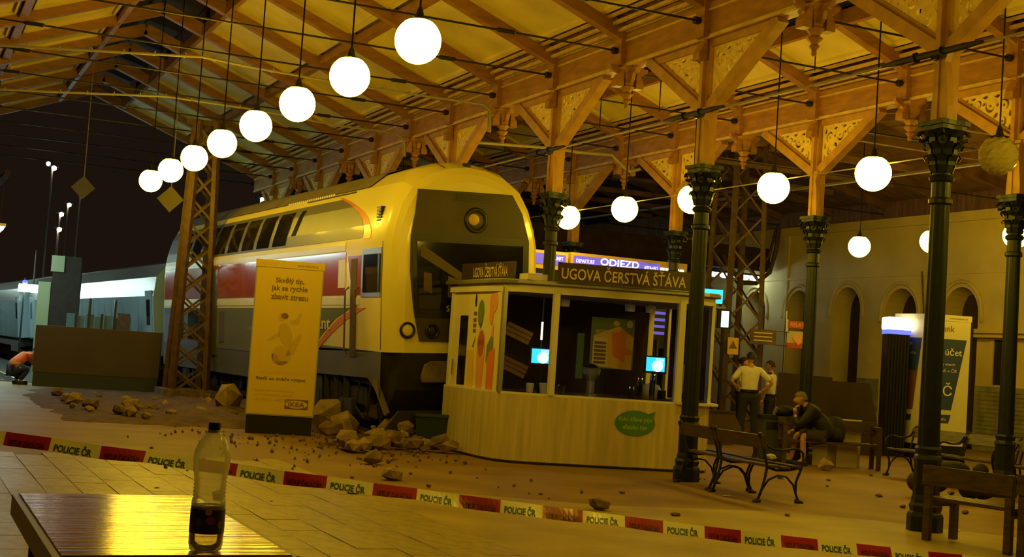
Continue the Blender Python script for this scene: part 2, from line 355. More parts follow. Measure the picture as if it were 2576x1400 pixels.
def gable(name, xl, xr, ze, slope, y0, yend, bay, slot, mt_p, mt_r, pr, purl=3, rodz=6.3, boards=False, hang=False, rd=0.26):
    """two slopes meeting at a lantern slot; rafters every bay, panels framed by purlins"""
    root = tag(MB().box((xl-.1,y0,ze+.75+rd),(xl-.06,yend,ze+.79+rd)).build(name,'darkwood'), kind='structure')
    xm = (xl+xr)/2; nb = int(round((yend-y0)/bay))
    zr = lambda x: ze+slope*(min(abs(x-xl),abs(xr-x)))
    for side in (0,1):
        xe = xl if side == 0 else xr; s_ = 1 if side == 0 else -1
        xt = xm - s_*slot
        def P3(t, y, dz): x = xe+(xt-xe)*t; return (x, y, zr(x)+dz)
        for k in range(nb+1):
            y = y0+k*bay
            MB().bar(P3(0,y,rd/2),(xm,y,zr(xm)+rd/2),0.17,rd).build('rafter',mt_r,root)
        if not boards:
            for k in range(nb):
                ya, yb = y0+k*bay+.085, y0+(k+1)*bay-.085
                for q in range(purl):
                    t0, t1 = q/purl, (q+1)/purl
                    e = .12/abs(xt-xe)*1.0
                    a = t0+(e*1.3 if q else e*3.2); b = t1-e*.9
                    m_ = MB()   # recessed board with a raised rim
                    for (ta,tb_,yy0,yy1,dz) in ((a+e*.5,b-e*.5,ya+.10,yb-.10,rd*.95),):
                        m_.add([P3(ta,yy0,dz),P3(tb_,yy0,dz),P3(tb_,yy1,dz),P3(ta,yy1,dz),P3(ta,yy0,dz+.03),P3(tb_,yy0,dz+.03),P3(tb_,yy1,dz+.03),P3(ta,yy1,dz+.03)],[(0,1,2,3),(7,6,5,4),(0,4,5,1),(1,5,6,2),(2,6,7,3),(3,7,4,0)])
                    for (ta,tb_,yy0,yy1) in ((a,a+e*.6,ya,yb),(b-e*.6,b,ya,yb),(a,b,ya,ya+.12),(a,b,yb-.12,yb)):
                        m_.add([P3(ta,yy0,rd*.72),P3(tb_,yy0,rd*.72),P3(tb_,yy1,rd*.72),P3(ta,yy1,rd*.72),P3(ta,yy0,rd),P3(tb_,yy0,rd),P3(tb_,yy1,rd),P3(ta,yy1,rd)],[(0,1,2,3),(7,6,5,4),(0,4,5,1),(1,5,6,2),(2,6,7,3),(3,7,4,0)])
                    m_.build('ceiling_panel',mt_p,root)
                for q in range(1,purl):
                    t = q/purl
                    MB().bar(P3(t,ya,rd*.62),P3(t,yb,rd*.62),0.15,0.17).build('purlin',mt_r,root)
                # stepped eave mouldings
                m_ = MB()
                for q,(t,dz,wz) in enumerate(((.1,.10,.05),(.2,.155,.05),(.3,.20,.04),(.4,.225,.04))):
                    t = t/abs(xt-xe)
                    m_.bar(P3(t,ya,dz),P3(t,yb,dz),0.055,wz)
                m_.build('eave_moulding','mould',root)
        else:
            nbd = 10
            for k in range(nb):
                ya, yb = y0+k*bay, y0+(k+1)*bay
                for q in range(nbd):
                    m_ = MB(); t0,t1 = q/nbd+.003, (q+1)/nbd-.003
                    m_.add([P3(t0,ya,rd),P3(t1,ya,rd),P3(t1,yb,rd),P3(t0,yb,rd),P3(t0,ya,rd+.03),P3(t1,ya,rd+.03),P3(t1,yb,rd+.03),P3(t0,yb,rd+.03)],[(0,1,2,3),(7,6,5,4),(0,4,5,1),(1,5,6,2),(2,6,7,3),(3,7,4,0)])
                    m_.build('roof_board',mt_p,root)
        # outer roof skin
        MB().add([P3(0,y0,rd+.05),P3(1,y0,rd+.05),P3(1,yend,rd+.05),P3(0,yend,rd+.05)],[(0,1,2,3)]).build('roof_skin','darkwood',root)
    if slot > .05: MB().tube([(xm-(.0 if xm < 8 else .27),y0,zr(xm)+.30),(xm-(.0 if xm < 8 else .27),yend,zr(xm)+.30)],.035,6).build('lamp_rail','blackiron',root)
    # raised dark lantern over the slot
    zt = zr(xm-slot)
    if slot > .05:
        lan = MB(); 
        lan.add([(xm-slot-.1,y0,zt+.75),(xm,y0,zt+1.05),(xm+slot+.1,y0,zt+.75),(xm-slot-.1,yend,zt+.75),(xm,yend,zt+1.05),(xm+slot+.1,yend,zt+.75)],[(0,1,4,3),(1,2,5,4)])
        for k in range(0,nb+1,2): lan.bar((xm-slot-.05,y0+k*bay,zt+.2),(xm-slot-.05,y0+k*bay,zt+.78),.1,.1); lan.bar((xm+slot+.05,y0+k*bay,zt+.2),(xm+slot+.05,y0+k*bay,zt+.78),.1,.1)
        lan.build('lantern_roof','brownboard',root)
        for s_ in (-1,1): MB().bar((xm+s_*slot,y0,zt+.12),(xm+s_*slot,yend,zt+.12),.1,.24).build('ridge_beam',mt_r,root)
    return root, zr
c1, zr1 = gable('ceiling', X0+.14, X1-.14, ZE, SLOPE, Y1-4*HB, YB-.1, HB, .9, 'panel','timber',3, purl=2)
for k in range(-4,14):
    y = Y1+k*HB
    tie_rod(c1, X1-.30, X0+.30, y, 6.30, (X1-2.1, X0+2.1), ())
c2, zr2 = gable('ceiling.001', X1+.14, X2-.14, ZE, SLOPE, Y2-6*HB, Y2+8*HB, HB, .78, 'panel','timber',3, purl=1)
for k in range(-6,9):
    y = Y2+k*HB
    tie_rod(c2, X2-.30, X1+.30, y, 6.28, (), (((X1+X2)/2+.35, zr2((X1+X2)/2+.45)),))
XW = 24.0
c3, zr3 = gable('ceiling.002', X2+.14, XW-.1, 6.05, 0.22, Y2-4*HB, Y2+8*HB, HB, .02, 'darkwood','darkwood',2, boards=True, rd=.2)
for k in range(-4,9,2):
    MB().tube([(X2+.3,Y2+k*HB,5.95),(XW,Y2+k*HB,5.95)],.018,6).build('tie_rod','blackiron',c3)
for k in range(-4,9,1):
    MB().bar((X2+2.2,Y2+k*HB,6.35),(XW-2.0,Y2+k*HB,6.35),.12,.14).build('collar_beam','darkwood',c3)
MB().bar((XW-4.7,Y2-4*HB,5.96),(XW-4.7,Y2+8*HB,5.96),.10,.05).build('cable_tray','cable',c3)

# ------------------------------------------------------------------ longitudinal beams with posts, braces, fretwork, pendants
def fret_mesh(nm):
    cu = bpy.data.curves.new('fret','CURVE'); cu.dimensions = '2D'; cu.fill_mode = 'BOTH'; cu.extrude = 0.014
    def poly(pts):
        sp = cu.splines.new('POLY'); sp.points.add(len(pts)-1)
        for i,(x,y) in enumerate(pts): sp.points[i].co = (x,y,0,1)
        sp.use_cyclic_u = True
    poly([(0.0,0.0),(1.22,0.0),(0.0,-0.86)])
    def leaf(cx,cy,l,w_,a): l *= 1.2; w_ *= 1.45; poly([(cx+math.cos(a)*l*t+(-math.sin(a))*w_*s2, cy+math.sin(a)*l*t+math.cos(a)*w_*s2) for t,s2 in ((-.5,0),(-.2,.5),(.15,.42),(.5,0),(.15,-.42),(-.2,-.5))])
    def hook(cx,cy,r,a0,th,sw=3.6):
        o_,i_ = [],[]
        for k in range(9):
            a = a0+sw*k/8; tt = th*math.sin(PI*(k+.6)/9.2)
            o_.append((cx+(r+tt)*math.cos(a),cy+(r+tt)*math.sin(a))); i_.append((cx+(r-tt)*math.cos(a),cy+(r-tt)*math.sin(a)))
        poly(o_+i_[::-1])
    hook(.20,-.22,.085,.6,.022); hook(.23,-.46,.075,2.0,.02); hook(.47,-.20,.085,3.4,.022); hook(.72,-.15,.055,1.0,.017)
    for a in ((.08,-.10,.10,.05,1.5),(.34,-.07,.10,.04,0),(.58,-.06,.10,.035,0),(.82,-.055,.09,.03,0),(.95,-.06,.07,.025,-.5),(.07,-.36,.10,.035,1.6),(.07,-.58,.12,.035,1.5),(.36,-.36,.10,.05,-.7),(.34,-.52,.06,.03,-.6),
              (.20,-.62,.09,.035,-.8),(.14,-.70,.05,.02,-.8),(.60,-.32,.07,.035,-.6),(.33,-.20,.06,.04,1.2),(.60,-.16,.05,.05,1.2),(.86,-.13,.05,.03,-.5),(.47,-.20,.05,.03,.3),(.20,-.22,.05,.03,.8),(.22,-.46,.045,.03,.4)): leaf(*a)
    ob = bpy.data.objects.new('fret',cu); COL.objects.link(ob)
    me = bpy.data.meshes.new_from_object(ob.evaluated_get(bpy.context.evaluated_depsgraph_get()))
    bpy.data.objects.remove(ob,do_unlink=True); bpy.data.curves.remove(cu); me.name = nm
    me.materials.clear(); me.materials.append(M['fret']); return me
fretme = fret_mesh('fretwork_panel')
def long_beam(name, X, ys_posts, ys_pend, ya, yb, zb, zcol, zcap, split):
    b = MB(); b.box((X-.11,ya,zb),(X+.11,yb,zb+.42)); b.box((X-.135,ya,zb+.42),(X+.135,yb,zb+.50)); b.box((X-.10,ya,zb+.50),(X+.10,yb,zb+.82))
    root = tag(b.build(name,'timber'), kind='structure')
    m_ = MB()
    for s_ in (-1,1):
        m_.bar((X+s_*.125,ya,zb+.40),(X+s_*.125,yb,zb+.40),.03,.03); m_.bar((X+s_*.12,ya,zb+.03),(X+s_*.12,yb,zb+.03),.02,.05)
        m_.bar((X+s_*.125,ya,zb+.54),(X+s_*.125,yb,zb+.54),.05,.03); m_.bar((X+s_*.125,ya,zb+.70),(X+s_*.125,yb,zb+.70),.04,.03)
    m_.build('beam_moulding','mould',root)
    allp = sorted(ys_posts+ys_pend)
    # packing blocks on each side where rafters land
    blk = MB()
    for s_ in (-1,1): blk.box((s_*.11-(.10 if s_<0 else 0),-.11,.02),(s_*.11+(.10 if s_>0 else 0),.11,.62)); blk.prism([(0,0),(.13,0),(.13,.10),(.07,.2),(0,.34)],.16,Tm((s_*.11,-.08,-.30)) @ Matrix.Rotation(PI/2,4,'X') @ Matrix.Diagonal((s_,1,-1,1)))
    blk0 = blk.build('beam_block','timber',root); blk0.location = (X,allp[0],zb)
    for y in allp[1:]: inst(blk0,root,Tm((X,y,zb)))
    # timber post on top of the cast column: cross of a narrow front board and core, widening to curved cheeks above the capital
    p = MB(); p.box((-.075,-.075,zcap),(.075,.075,zb)); p.box((-.14,-.035,zcap),(.14,.035,zb+.02))
    for s_ in (-1,1): p.prism([(0,0),(.17,0),(.17,.15),(.13,.5),(.10,.62),(.16,.78),(0,.80)],.08,Tm((-.04,0,zcap)) @ plane((0,0,0),(0,s_,0),(0,0,1)))
    p0 = p.build('timber_post','timber2',root); p0.location = (X,ys_posts[0],0)
    for y in ys_posts[1:]: inst(p0,root,Tm((X,y,0)))
    br = []
    for s_ in (-1,1):
        q = MB(); q.bar((0,s_*.08,zcol+.04),(0,s_*1.62,zb+.0),.16,.15); q.bar((0,s_*.16,zcol+.17),(0,s_*1.50,zb+.02),.06,.10)
        q.box((-.05,min(s_*.1,s_*1.5),zb-.10),(.05,max(s_*.1,s_*1.5),zb)); br.append(q)
    ob = [br[i].build('brace','timber2',root) for i in (0,1)]
    for o in ob: o.location = (X,ys_posts[0],0)
    for y in ys_posts[1:]:
        for o in ob: inst(o,root,Tm((X,y,0)))
    for y in ys_posts:
        for s_ in (-1,1):
            o = bpy.data.objects.new('fretwork_panel',fretme); COL.objects.link(o); o.parent = root
            o.matrix_local = Matrix.Translation((X,y+s_*.11,zb-.10)) @ plane((0,0,0),(0,s_,0),(0,0,1))
    # pendants
    pe = MB()
    pe.lathe([(.02,-.62),(.035,-.60),(.03,-.55),(.07,-.50),(.04,-.47),(.09,-.42),(.105,-.40),(.06,-.37),(.085,-.33),(.12,-.29),(.09,-.26),(.10,-.18),(.13,-.08),(.19,-.03),(.20,.0)],8)
    for a in range(4):
        pe.prism([(0,0),(.34,0),(.33,-.05),(.26,-.10),(.20,-.12),(.17,-.22),(.13,-.26),(.0,-.27)],.06,Matrix.Rotation(a*PI/2,4,'Z') @ Tm((0,.03,.03)) @ Matrix.Rotation(PI/2,4,'X'))
    pe0 = pe.build('pendant','timber',root); pe0.location = (X,ys_pend[0],zb)
    for y in ys_pend[1:]: inst(pe0,root,Tm((X,y,zb)))
    # iron collar with the grey clamp fittings of the power cable
    return root
posts1 = [Y1+SP*k for k in range(-2,7)]; pend1 = [Y1+SP*(k+.5) for k in range(-2,6)]
b1 = long_beam('trim_2', X1, posts1, pend1, YA, YB+.1, 6.05, 5.06, 4.31, 0)
posts2 = [Y2+SP*k for k in range(-2,5)]; pend2 = [Y2+SP*(k+.5) for k in range(-2,4)]
b2 = long_beam('trim_3', X2, posts2, pend2, Y2-SP*2-1, Y2+SP*4+.1, 6.0, 5.06, 4.31, 0)
posts0 = [Y1+SP*k for k in range(3,7)]
b0 = tag(MB().box((X0-.11,YA,6.05),(X0+.11,YB+.1,6.9)).build('trim_4','timber'), kind='structure')

# ------------------------------------------------------------------ cast iron columns
def make_column():
    r = empty('iron_column')
    oct_ = lambda rr: [(rr*math.cos(PI/8+k*PI/4)/math.cos(PI/8), rr*math.sin(PI/8+k*PI/4)/math.cos(PI/8)) for k in range(8)]
    b = MB(); b.lathe([(.185,0),(.185,.16),(.175,.19),(.155,.21),(.165,.24),(.17,.27),(.15,.30),(.145,.34)],8)
    b.build('base','iron',r)
    b = MB(); b.lathe([(.145,.34),(.135,.38),(.135,.72),(.15,.75),(.14,.78),(.125,.80),(.14,.86),(.125,.885)],8)
    b.build('pedestal','iron',r)
    MB().lathe([(.115,.88),(.110,1.6),(.102,3.0),(.098,3.74)],24,flute=lambda k:(1.0 if k%3 else .90)).build('shaft','iron',r)
    MB().lathe([(.10,3.42),(.125,3.44),(.125,3.48),(.10,3.50),(.10,3.66),(.125,3.68),(.135,3.71),(.11,3.74)],20).build('collar','iron',r)
    c = MB(); c.lathe([(.095,3.74),(.10,3.95),(.13,4.10),(.17,4.20)],16)
    ab = lambda q: [(q*.27*math.cos(PI/4+k*PI/12*1.0)*(1-.34*math.sin(PI*((k%6)/6.0))), q*.27*math.sin(PI/4+k*PI/12*1.0)*(1-.34*math.sin(PI*((k%6)/6.0)))) for k in range(24)]
    c.prism(ab(1.0),.05,Tm((0,0,4.26))); c.prism(ab(.86),.05,Tm((0,0,4.215)))
    for ring,(z0,z1,ra,rb,nn,off) in enumerate(((3.76,3.95,.11,.175,8,0),(3.86,4.08,.115,.20,8,PI/8),(3.98,4.20,.125,.225,8,0))):
        for k in range(nn):
            a = off+2*PI*k/nn; T = Matrix.Rotation(a,4,'Z')
            pts = [(ra,z0),(ra+.025,z0+.08),(ra+.03,z1-.07),(rb-.01,z1),(rb+.02,z1-.03),(rb-.005,z1-.07)]
            for i in range(len(pts)-1):
                w0 = (.04,.05,.048,.04,.03,.022)[i]
                (r0,za),(r1,zb_) = pts[i],pts[i+1]
                c.add([(r0,-w0,za),(r0,w0,za),(r1,w0*.85,zb_),(r1,-w0*.85,zb_),(r0-.02,0,za)],[(0,1,2,3),(0,3,4),(1,4,2)],T)
    for k in range(4):
        a = PI/4+k*PI/2; cc = Vector((.215*math.cos(a),.215*math.sin(a),4.15)); t = Vector((-math.sin(a),math.cos(a),0))
        c.tube([cc+Vector((math.cos(a),math.sin(a),0))*(.05*math.cos(u)) + Vector((0,0,.05*math.sin(u))) for u in [j*.9 for j in range(7)]],.022,5)
    c.build('capital','iron',r)
    return r
col0 = make_column(); used = False
ordn = ['nearest','second nearest','third nearest','fourth nearest','fifth nearest','sixth nearest','seventh nearest']
def place_col(x, y, label, group):
    global used
    c = col0 if not used else copy_tree(col0); used = True
    c.location = (x,y,0); tag(c,label,'column',group); return c
l1 = {0:'dark green cast-iron column beside the near plank bench at right',1:'dark green cast-iron column in front of the right end of the juice kiosk',2:'dark cast-iron column rising behind the juice kiosk sign, beside the train',3:'cast-iron column hidden behind the train cab',4:'cast-iron column further behind the train',5:'last but one column behind the train',6:'last column at the far end of the hall behind the train',-1:'nearest column of the left row, right of the picture edge',-2:'column of the left row beside the photographer'}
for k in range(-2,7): place_col(X1,Y1+SP*k,l1[k],'cast-iron columns of the left row')
l2 = {-2:'near column of the right row outside the frame',-1:'dark cast-iron column at the right edge behind the near plank bench',0:'dark cast-iron column behind the seated man',1:'cast-iron column seen left of the globe lamp above the kiosk roof',2:'distant column of the right row behind the departures board',3:'far column of the right row',4:'farthest column of the right row'}
for k in range(-2,5): place_col(X2,Y2+SP*k,l2[k],'cast-iron columns of the right row')

# power cable along the left row at the brace joints, with insulator clamps
pc = empty('power_conduit',(0,0,0),0,'grey power conduit clamped to the timber posts of the left column row','conduit')
MB().tube([(X1-.20,YA,5.0)]+[(X1-.20,y,5.0) for y in posts1]+[(X1-.20,YB,5.0)],.014,6).build('conduit','cable',pc)
cl = MB(); cl.tube([(-.24,-.75,.0),(-.24,-.5,0),(-.24,.5,0),(-.24,.75,0)],[.018,.038,.038,.018],8); cl.box((-.20,-.03,-.05),(-.08,.03,.05))
cl.tube([(-.24,-.2,.0),(-.24,-.18,.0)],.06,8); cl.tube([(-.24,.2,.0),(-.24,.22,.0)],.06,8)
cl0 = cl.build('clamp','blackiron',pc); cl0.location = (X1,posts1[0],5.0)
for y in posts1[1:]: inst(cl0,pc,Tm((X1,y,5.0)))
# transverse cable trays
for lab,y,pts in (('pale sagging cable tray crossing the hall just beyond the third lamp',22.4,[(-.3,5.75),(1.11,5.87),(2.74,6.03),(4.28,6.18),(5.17,6.13),(6.73,6.09),(8.23,6.09),(9.45,6.10),(9.6,6.0),(9.62,5.6)]),
                  ('pale cable tray crossing the hall farther back near the roof end',27.0,[(-.3,5.8),(1.41,5.92),(2.56,6.03),(4.52,6.23),(6.30,6.21),(8.10,6.12),(9.40,6.12),(9.6,6.0),(9.64,5.65)])):
    b = MB(); b.tube([(x,y,z) for x,z in pts],.022,6); b.tube([(x,y+.10,z+.02) for x,z in pts],.016,6)
    for x in [0.5*i for i in range(0,19)]:
        z = None
        for (xa,za),(xb,zb) in zip(pts,pts[1:]):
            if xa <= x <= xb: z = za+(zb-za)*(x-xa)/(xb-xa)
        if z: b.box((x-.01,y-.02,z-.01),(x+.01,y+.12,z+.05))
    tag(b.build('cable_tray','cable'),lab,'cable tray')
tag(MB().tube([(X1+.2,25,5.80),(10.5,25,5.83),(12.19,25,5.93),(12.85,25,5.92),(13.62,25,5.96),(13.95,25,5.72),(14.1,25,5.66),(14.33,25,5.74)],.035,8,).build('hanging_cable','cable'),'thick grey cable hanging across the aisle above the kiosk sign','cable')
tag(MB().tube([(11.95,8,4.46),(11.95,30,4.46)],.009,5).build('support_wire','cable'),'thin pale wire strung through the right-hand row of globe lamps','wire')

# ------------------------------------------------------------------ globe lamps
def make_lamp(on=True):
    r = empty('globe_lamp')
    g = MB(); R = .245; pr = [(.001,-R)]+[(R*math.sin(a),-R*math.cos(a)) for a in [PI*k/14 for k in range(1,13)]]+[(.10,R*.93)]
    if on: g.lathe(pr,28); g.build('globe','globe',r,smooth=True)
    else:
        # faceted cut-glass globe
        n=16; b=MB()
        for i in range(1,12):
            a=PI*i/12
            for k in range(n):
                t=2*PI*(k+(i%2)*.5)/n; rr=R*(1.0 if (k+i)%2 else .955); b.v.append((rr*math.sin(a)*math.cos(t),rr*math.sin(a)*math.sin(t),-rr*math.cos(a)))
        for i in range(10):
            for k in range(n): k2=(k+1)%n; b.f.append((i*n+k,i*n+k2,(i+1)*n+k2,(i+1)*n+k))
        b.v.append((0,0,-R)); L=len(b.v)-1
        for k in range(n): b.f.append((L,(k+1)%n,k))
        b.build('globe','globe_off',r)
    MB().lathe([(.13,.195),(.12,.225),(.05,.25),(.03,.33),(.015,.36)],12).build('lamp_cap','blackiron',r)
    return r
lamp0 = make_lamp(); lamp_used = False
def place_lamp(x,y,z,ztop,label,group,proto=None):
    global lamp_used
    if proto is None:
        l = lamp0 if not lamp_used else copy_tree(lamp0); lamp_used = True
    else: l = proto
    l.location = (x,y,z); tag(l,label,'lamp',group)
    MB().tube([(0,0,.34),(0,0,ztop-z)],.011,5).build('suspension_rod','blackiron',l)
nm = ['first and largest','second','third','fourth','fifth','sixth','seventh','eighth and smallest']
for i in (-4,-3,-2,0,1,2,3,4,5,6,7):
    lab = 'glowing globe lamp, %s in the long row at left'%nm[i] if i >= 0 else 'glowing globe lamp of the left row above the photographer, %s outside the frame'%['first','second','third','fourth'][-i-1]
    place_lamp(XR,12.99+2.313*i,4.75,8.68,lab,'globe lamps of the left row' if i >= 0 else 'globe lamps overhead outside the frame')
nm2 = {5:'above the left part of the kiosk sign',4:'above the middle of the kiosk sign',3:'half hidden behind the kiosk column',2:'right of the kiosk column, before the timber bracket',1:'large and bright, left of the right-hand column'}
for i in range(-3,6):
    y = 12.11+2.28*i
    if i == 0: place_lamp(11.9,y,4.34,7.62,'unlit cut-glass globe lamp hanging at upper right','globe lamp',make_lamp(False)); continue
    place_lamp(11.9,y,4.34,7.62,'glowing globe lamp '+nm2[i] if i > 0 else 'glowing globe lamp of the middle row above the photographer, %s outside the frame'%['','first','second','third'][-i],'globe lamps of the middle row' if i > 0 else 'globe lamps overhead outside the frame')
nm3 = {0:'small glowing globe lamp hanging before the arcade wall',1:'small glowing globe lamp peeping from behind the big right column',2:'small glowing globe lamp cut by the rightmost column'}
for i in range(0,5):
    place_lamp(19.4,23.8-2.3*i,4.48,7.0,nm3.get(i,'small globe lamp of the right row outside the frame, %s past the edge'%('first' if i == 3 else 'second')),'globe lamps of the right row')

# ------------------------------------------------------------------ right-hand arcade wall (X = 24)
def arch_wall(name, X, ya, yb, H, arches, thick=1.0, mt='wall'):
    """wall in the plane X facing -X, pierced by arched openings (y centre, half width, top, bottom)"""
    cuts = sorted(arches); m_ = MB(); y = ya
    def quad(y0,z0,y1,z1):
        if y1-y0 > 1e-4 and z1-z0 > 1e-4: m_.add([(X,y0,z0),(X,y1,z0),(X,y1,z1),(X,y0,z1)],[(0,3,2,1)])
    for (yc,hw,top,bot) in cuts:
        quad(y,0,yc-hw,H); quad(yc-hw,0,yc+hw,bot)
        zs = top-hw*1.15
        arc = [(yc+hw*math.cos(PI*(1-k/12)), zs+hw*1.15*math.sin(PI*k/12)) for k in range(13)]
        for (a,b),(c_,d_) in zip(arc,arc[1:]):
            m_.add([(X,a,b),(X,c_,d_),(X,c_,H),(X,a,H)],[(0,3,2,1)])
            m_.add([(X,a,b),(X,c_,d_),(X+thick,c_,d_),(X+thick,a,b)],[(0,1,2,3)])
        for yy in (yc-hw,yc+hw): m_.add([(X,yy,bot),(X,yy,zs),(X+thick,yy,zs),(X+thick,yy,bot)],[(0,1,2,3)])
        m_.add([(X,yc-hw,bot),(X,yc+hw,bot),(X+thick,yc+hw,bot),(X+thick,yc-hw,bot)],[(0,1,2,3)])
        y = yc+hw
    quad(y,0,yb,H)
    return tag(m_.build(name,mt),kind='structure')
ar = [(34.25,.56,4.0,0),(32.05,.56,4.0,0),(29.85,.58,4.05,0),(27.65,.62,3.98,.0),(25.45,.60,3.98,0)]
wr = arch_wall('wall_right',XW,2,60,5.86,ar)
MB().box((XW+.98,24,0),(XW+1.05,36,5.0)).build('dark_backing','dark',wr)
for (yc,hw,top,bot) in ar:      # raised mouldings round the arches and dark leaves within
    zs = top-hw*1.15; t = MB()
    t.tube([(XW-.02,yc-hw-.14,zs-.2)]+[(XW-.02,yc+(hw+.14)*math.cos(PI*(1-k/12)),zs+(hw*1.15+.14)*math.sin(PI*k/12)) for k in range(13)]+[(XW-.02,yc+hw+.14,zs-.2)],.05,5)
    t.build('arch_moulding','wall',wr,smooth=True)
    d_ = MB().box((XW+.62,yc-hw,0),(XW+.68,yc+hw,top-.15)); 
    d_.build('door_leaf','brownboard',wr)
da = MB()
for a,b in ((2,24.8),(26.1,26.98),(28.35,29.2)): da.box((XW-.06,a,0),(XW+.01,b,1.55))
da.build('dado','dado',wr)
cou = MB()
for i in range(14): cou.box((XW-.075,22.6,.12+i*.1),(XW-.055,24.7,.19+i*.1))
cou.build('louvre_slats','dado',wr)
MB().box((XW-.35,23.0,2.82),(XW,25.1,2.92)).box((XW-.25,23.1,2.72),(XW,25.0,2.82)).build('stone_ledge','wall',wr)
MB().box((XW-.02,23.95,1.60),(XW+.1,24.25,2.68)).build('slit_window','dark',wr)
MB().box((XW-.10,22.0,1.7),(XW+.02,23.05,2.6)).build('dark_opening','dark',wr)
for s_,(a,b) in enumerate(((23.85,23.95),(24.25,24.35))): MB().box((XW-.06,a,1.55),(XW,b,2.7)).build('window_jamb','wall',wr)
MB().box((XW-.05,32.60,0),(XW+.02,32.80,5.8)).build('pilaster','wall',wr)
MB().box((XW-.25,2,5.86),(XW-.05,60,6.7)).build('wall_plate','darkwood',wr)
MB().box((XW-.12,2,5.62),(XW,60,5.86)).build('cornice','wall',wr)
MB().box((XW-.04,2,4.30),(XW,60,4.36)).build('string_course','wall',wr)
dcb = MB().tube([(XW-.05,26.85,4.4),(XW-.05,26.72,3.4),(XW-.06,26.75,2.9),(XW-.05,26.95,2.72),(XW-.05,27.2,2.75)],.022,6)
dcb.build('drooping_wire','rust',wr)
MB().tube([(XW-.10,26.9,.3),(XW-.10,26.9,1.5)],.06,8).build('striped_post','brownboard',wr)

# ------------------------------------------------------------------ the derailed train
tr = empty('train',(8.40,20.06,0.11),0,'cream, red and blue double-deck train cab run up over the buffers','train')
yw, rl = math.radians(2.7), math.radians(3.0)
tr.rotation_mode = 'XYZ'
ex = Vector((math.cos(yw),math.sin(yw),0)); ey = Vector((-math.sin(yw),math.cos(yw),0)); ez = Vector((0,0,1))
ex2 = ex*math.cos(rl)+ez*math.sin(rl); ez2 = ez*math.cos(rl)-ex*math.sin(rl)
tr.matrix_world = Matrix(((ex2.x,ey.x,ez2.x,8.40),(ex2.y,ey.y,ez2.y,20.06),(ex2.z,ey.z,ez2.z,0.11),(0,0,0,1))) @ Matrix.Diagonal((.96,.96,.96,1))
PR = [(1.42,1.47,0),(1.43,2.4,0),(1.42,3.3,0),(1.36,3.62,.02),(1.24,4.0,.06),(1.06,4.32,.14),(.72,4.58,.26),(.38,4.70,.38),(0,4.75,.45)]
def xside(z):
    for (xa,za,_),(xb,zb,_) in zip(PR,PR[1:]):
        if za <= z <= zb: return xa+(xb-xa)*(z-za)/(zb-za)
    return PR[0][0]
prof = [(-x,z,r) for x,z,r in PR]+[(x,z,r) for x,z,r in PR[-2::-1]]
CL = 15.6
def ring(fn): return [fn(x,z,r) for x,z,r in prof]
rings = []
def inset(x,z,f,zt,y): 
    zz = 1.47+(z-1.47)*((zt-1.47)/(4.65-1.47)) if z > 3.3 else z
    zz = z if z <= 3.3 else 3.3+(z-3.3)*((zt-3.3)/(4.75-3.3))
    return (x*f, y, zz)
rings.append(ring(lambda x,z,r: inset(x,z,.80,4.34,-.33)))
rings.append(ring(lambda x,z,r: inset(x,z,.885,4.48,-.285)))
rings.append(ring(lambda x,z,r: inset(x,z,.945,4.60,-.20)))
rings.append(ring(lambda x,z,r: inset(x,z,.985,4.70,-.09+r*.35)))
rings.append(ring(lambda x,z,r: (x,r,z)))
for y in (1.0,4,8,12,CL): rings.append(ring(lambda x,z,r: (x,y,z)))
b = MB(); n = len(prof)
for rg in rings: b.v += rg
for i in range(len(rings)-1):
    for k in range(n-1): b.f.append((i*n+k,i*n+k+1,(i+1)*n+k+1,(i+1)*n+k))
b.f.append(tuple(range(n))[::-1])
L0 = (len(rings)-1)*n; b.f.append(tuple(L0+k for k in range(n)))
for i in range(len(rings)-1): b.f.append((i*n,(i+1)*n,(i+1)*n+n-1,i*n+n-1))
body = b.build('body','tcream',tr)
for p in body.data.polygons: p.use_smooth = len(p.vertices) == 4
body.data.set_sharp_from_angle(angle=math.radians(17))
def sidepanel(name, m, rows, off=.006, side=-1, parent=tr):
    """rows: (z, y0, y1) on the curved left side"""
    rows = list(rows)
    for zz in [q[1] for q in PR]:
        for (za,a0,a1),(zb,c0,c1_) in zip(rows,rows[1:]):
            if za+1e-4 < zz < zb-1e-4:
                t = (zz-za)/(zb-za); rows.append((zz,a0+(c0-a0)*t,a1+(c1_-a1)*t)); rows.sort(); break
    b = MB()
    for z,y0,y1 in rows:
        for t in (0,.25,.5,.75,1): b.v.append((side*(xside(z)+off), y0+(y1-y0)*t, z))
    for i in range(len(rows)-1):
        for k in range(4): b.f.append((i*5+k,(i+1)*5+k,(i+1)*5+k+1,i*5+k+1))
    nn = len(b.v)
    for z,y0,y1 in rows:
        for t in (0,.25,.5,.75,1): b.v.append((side*(xside(z)-.01), y0+(y1-y0)*t, z))
    for i in range(len(rows)-1):
        for k in (0,4): b.f.append((i*5+k,(i+1)*5+k,(i+1)*5+k+nn,i*5+k+nn))
    for k in range(4): b.f.append((k,k+1,k+1+nn,k+nn)); j=(len(rows)-1)*5+k; b.f.append((j,j+1,j+1+nn,j+nn))
    return b.build(name,m,parent)
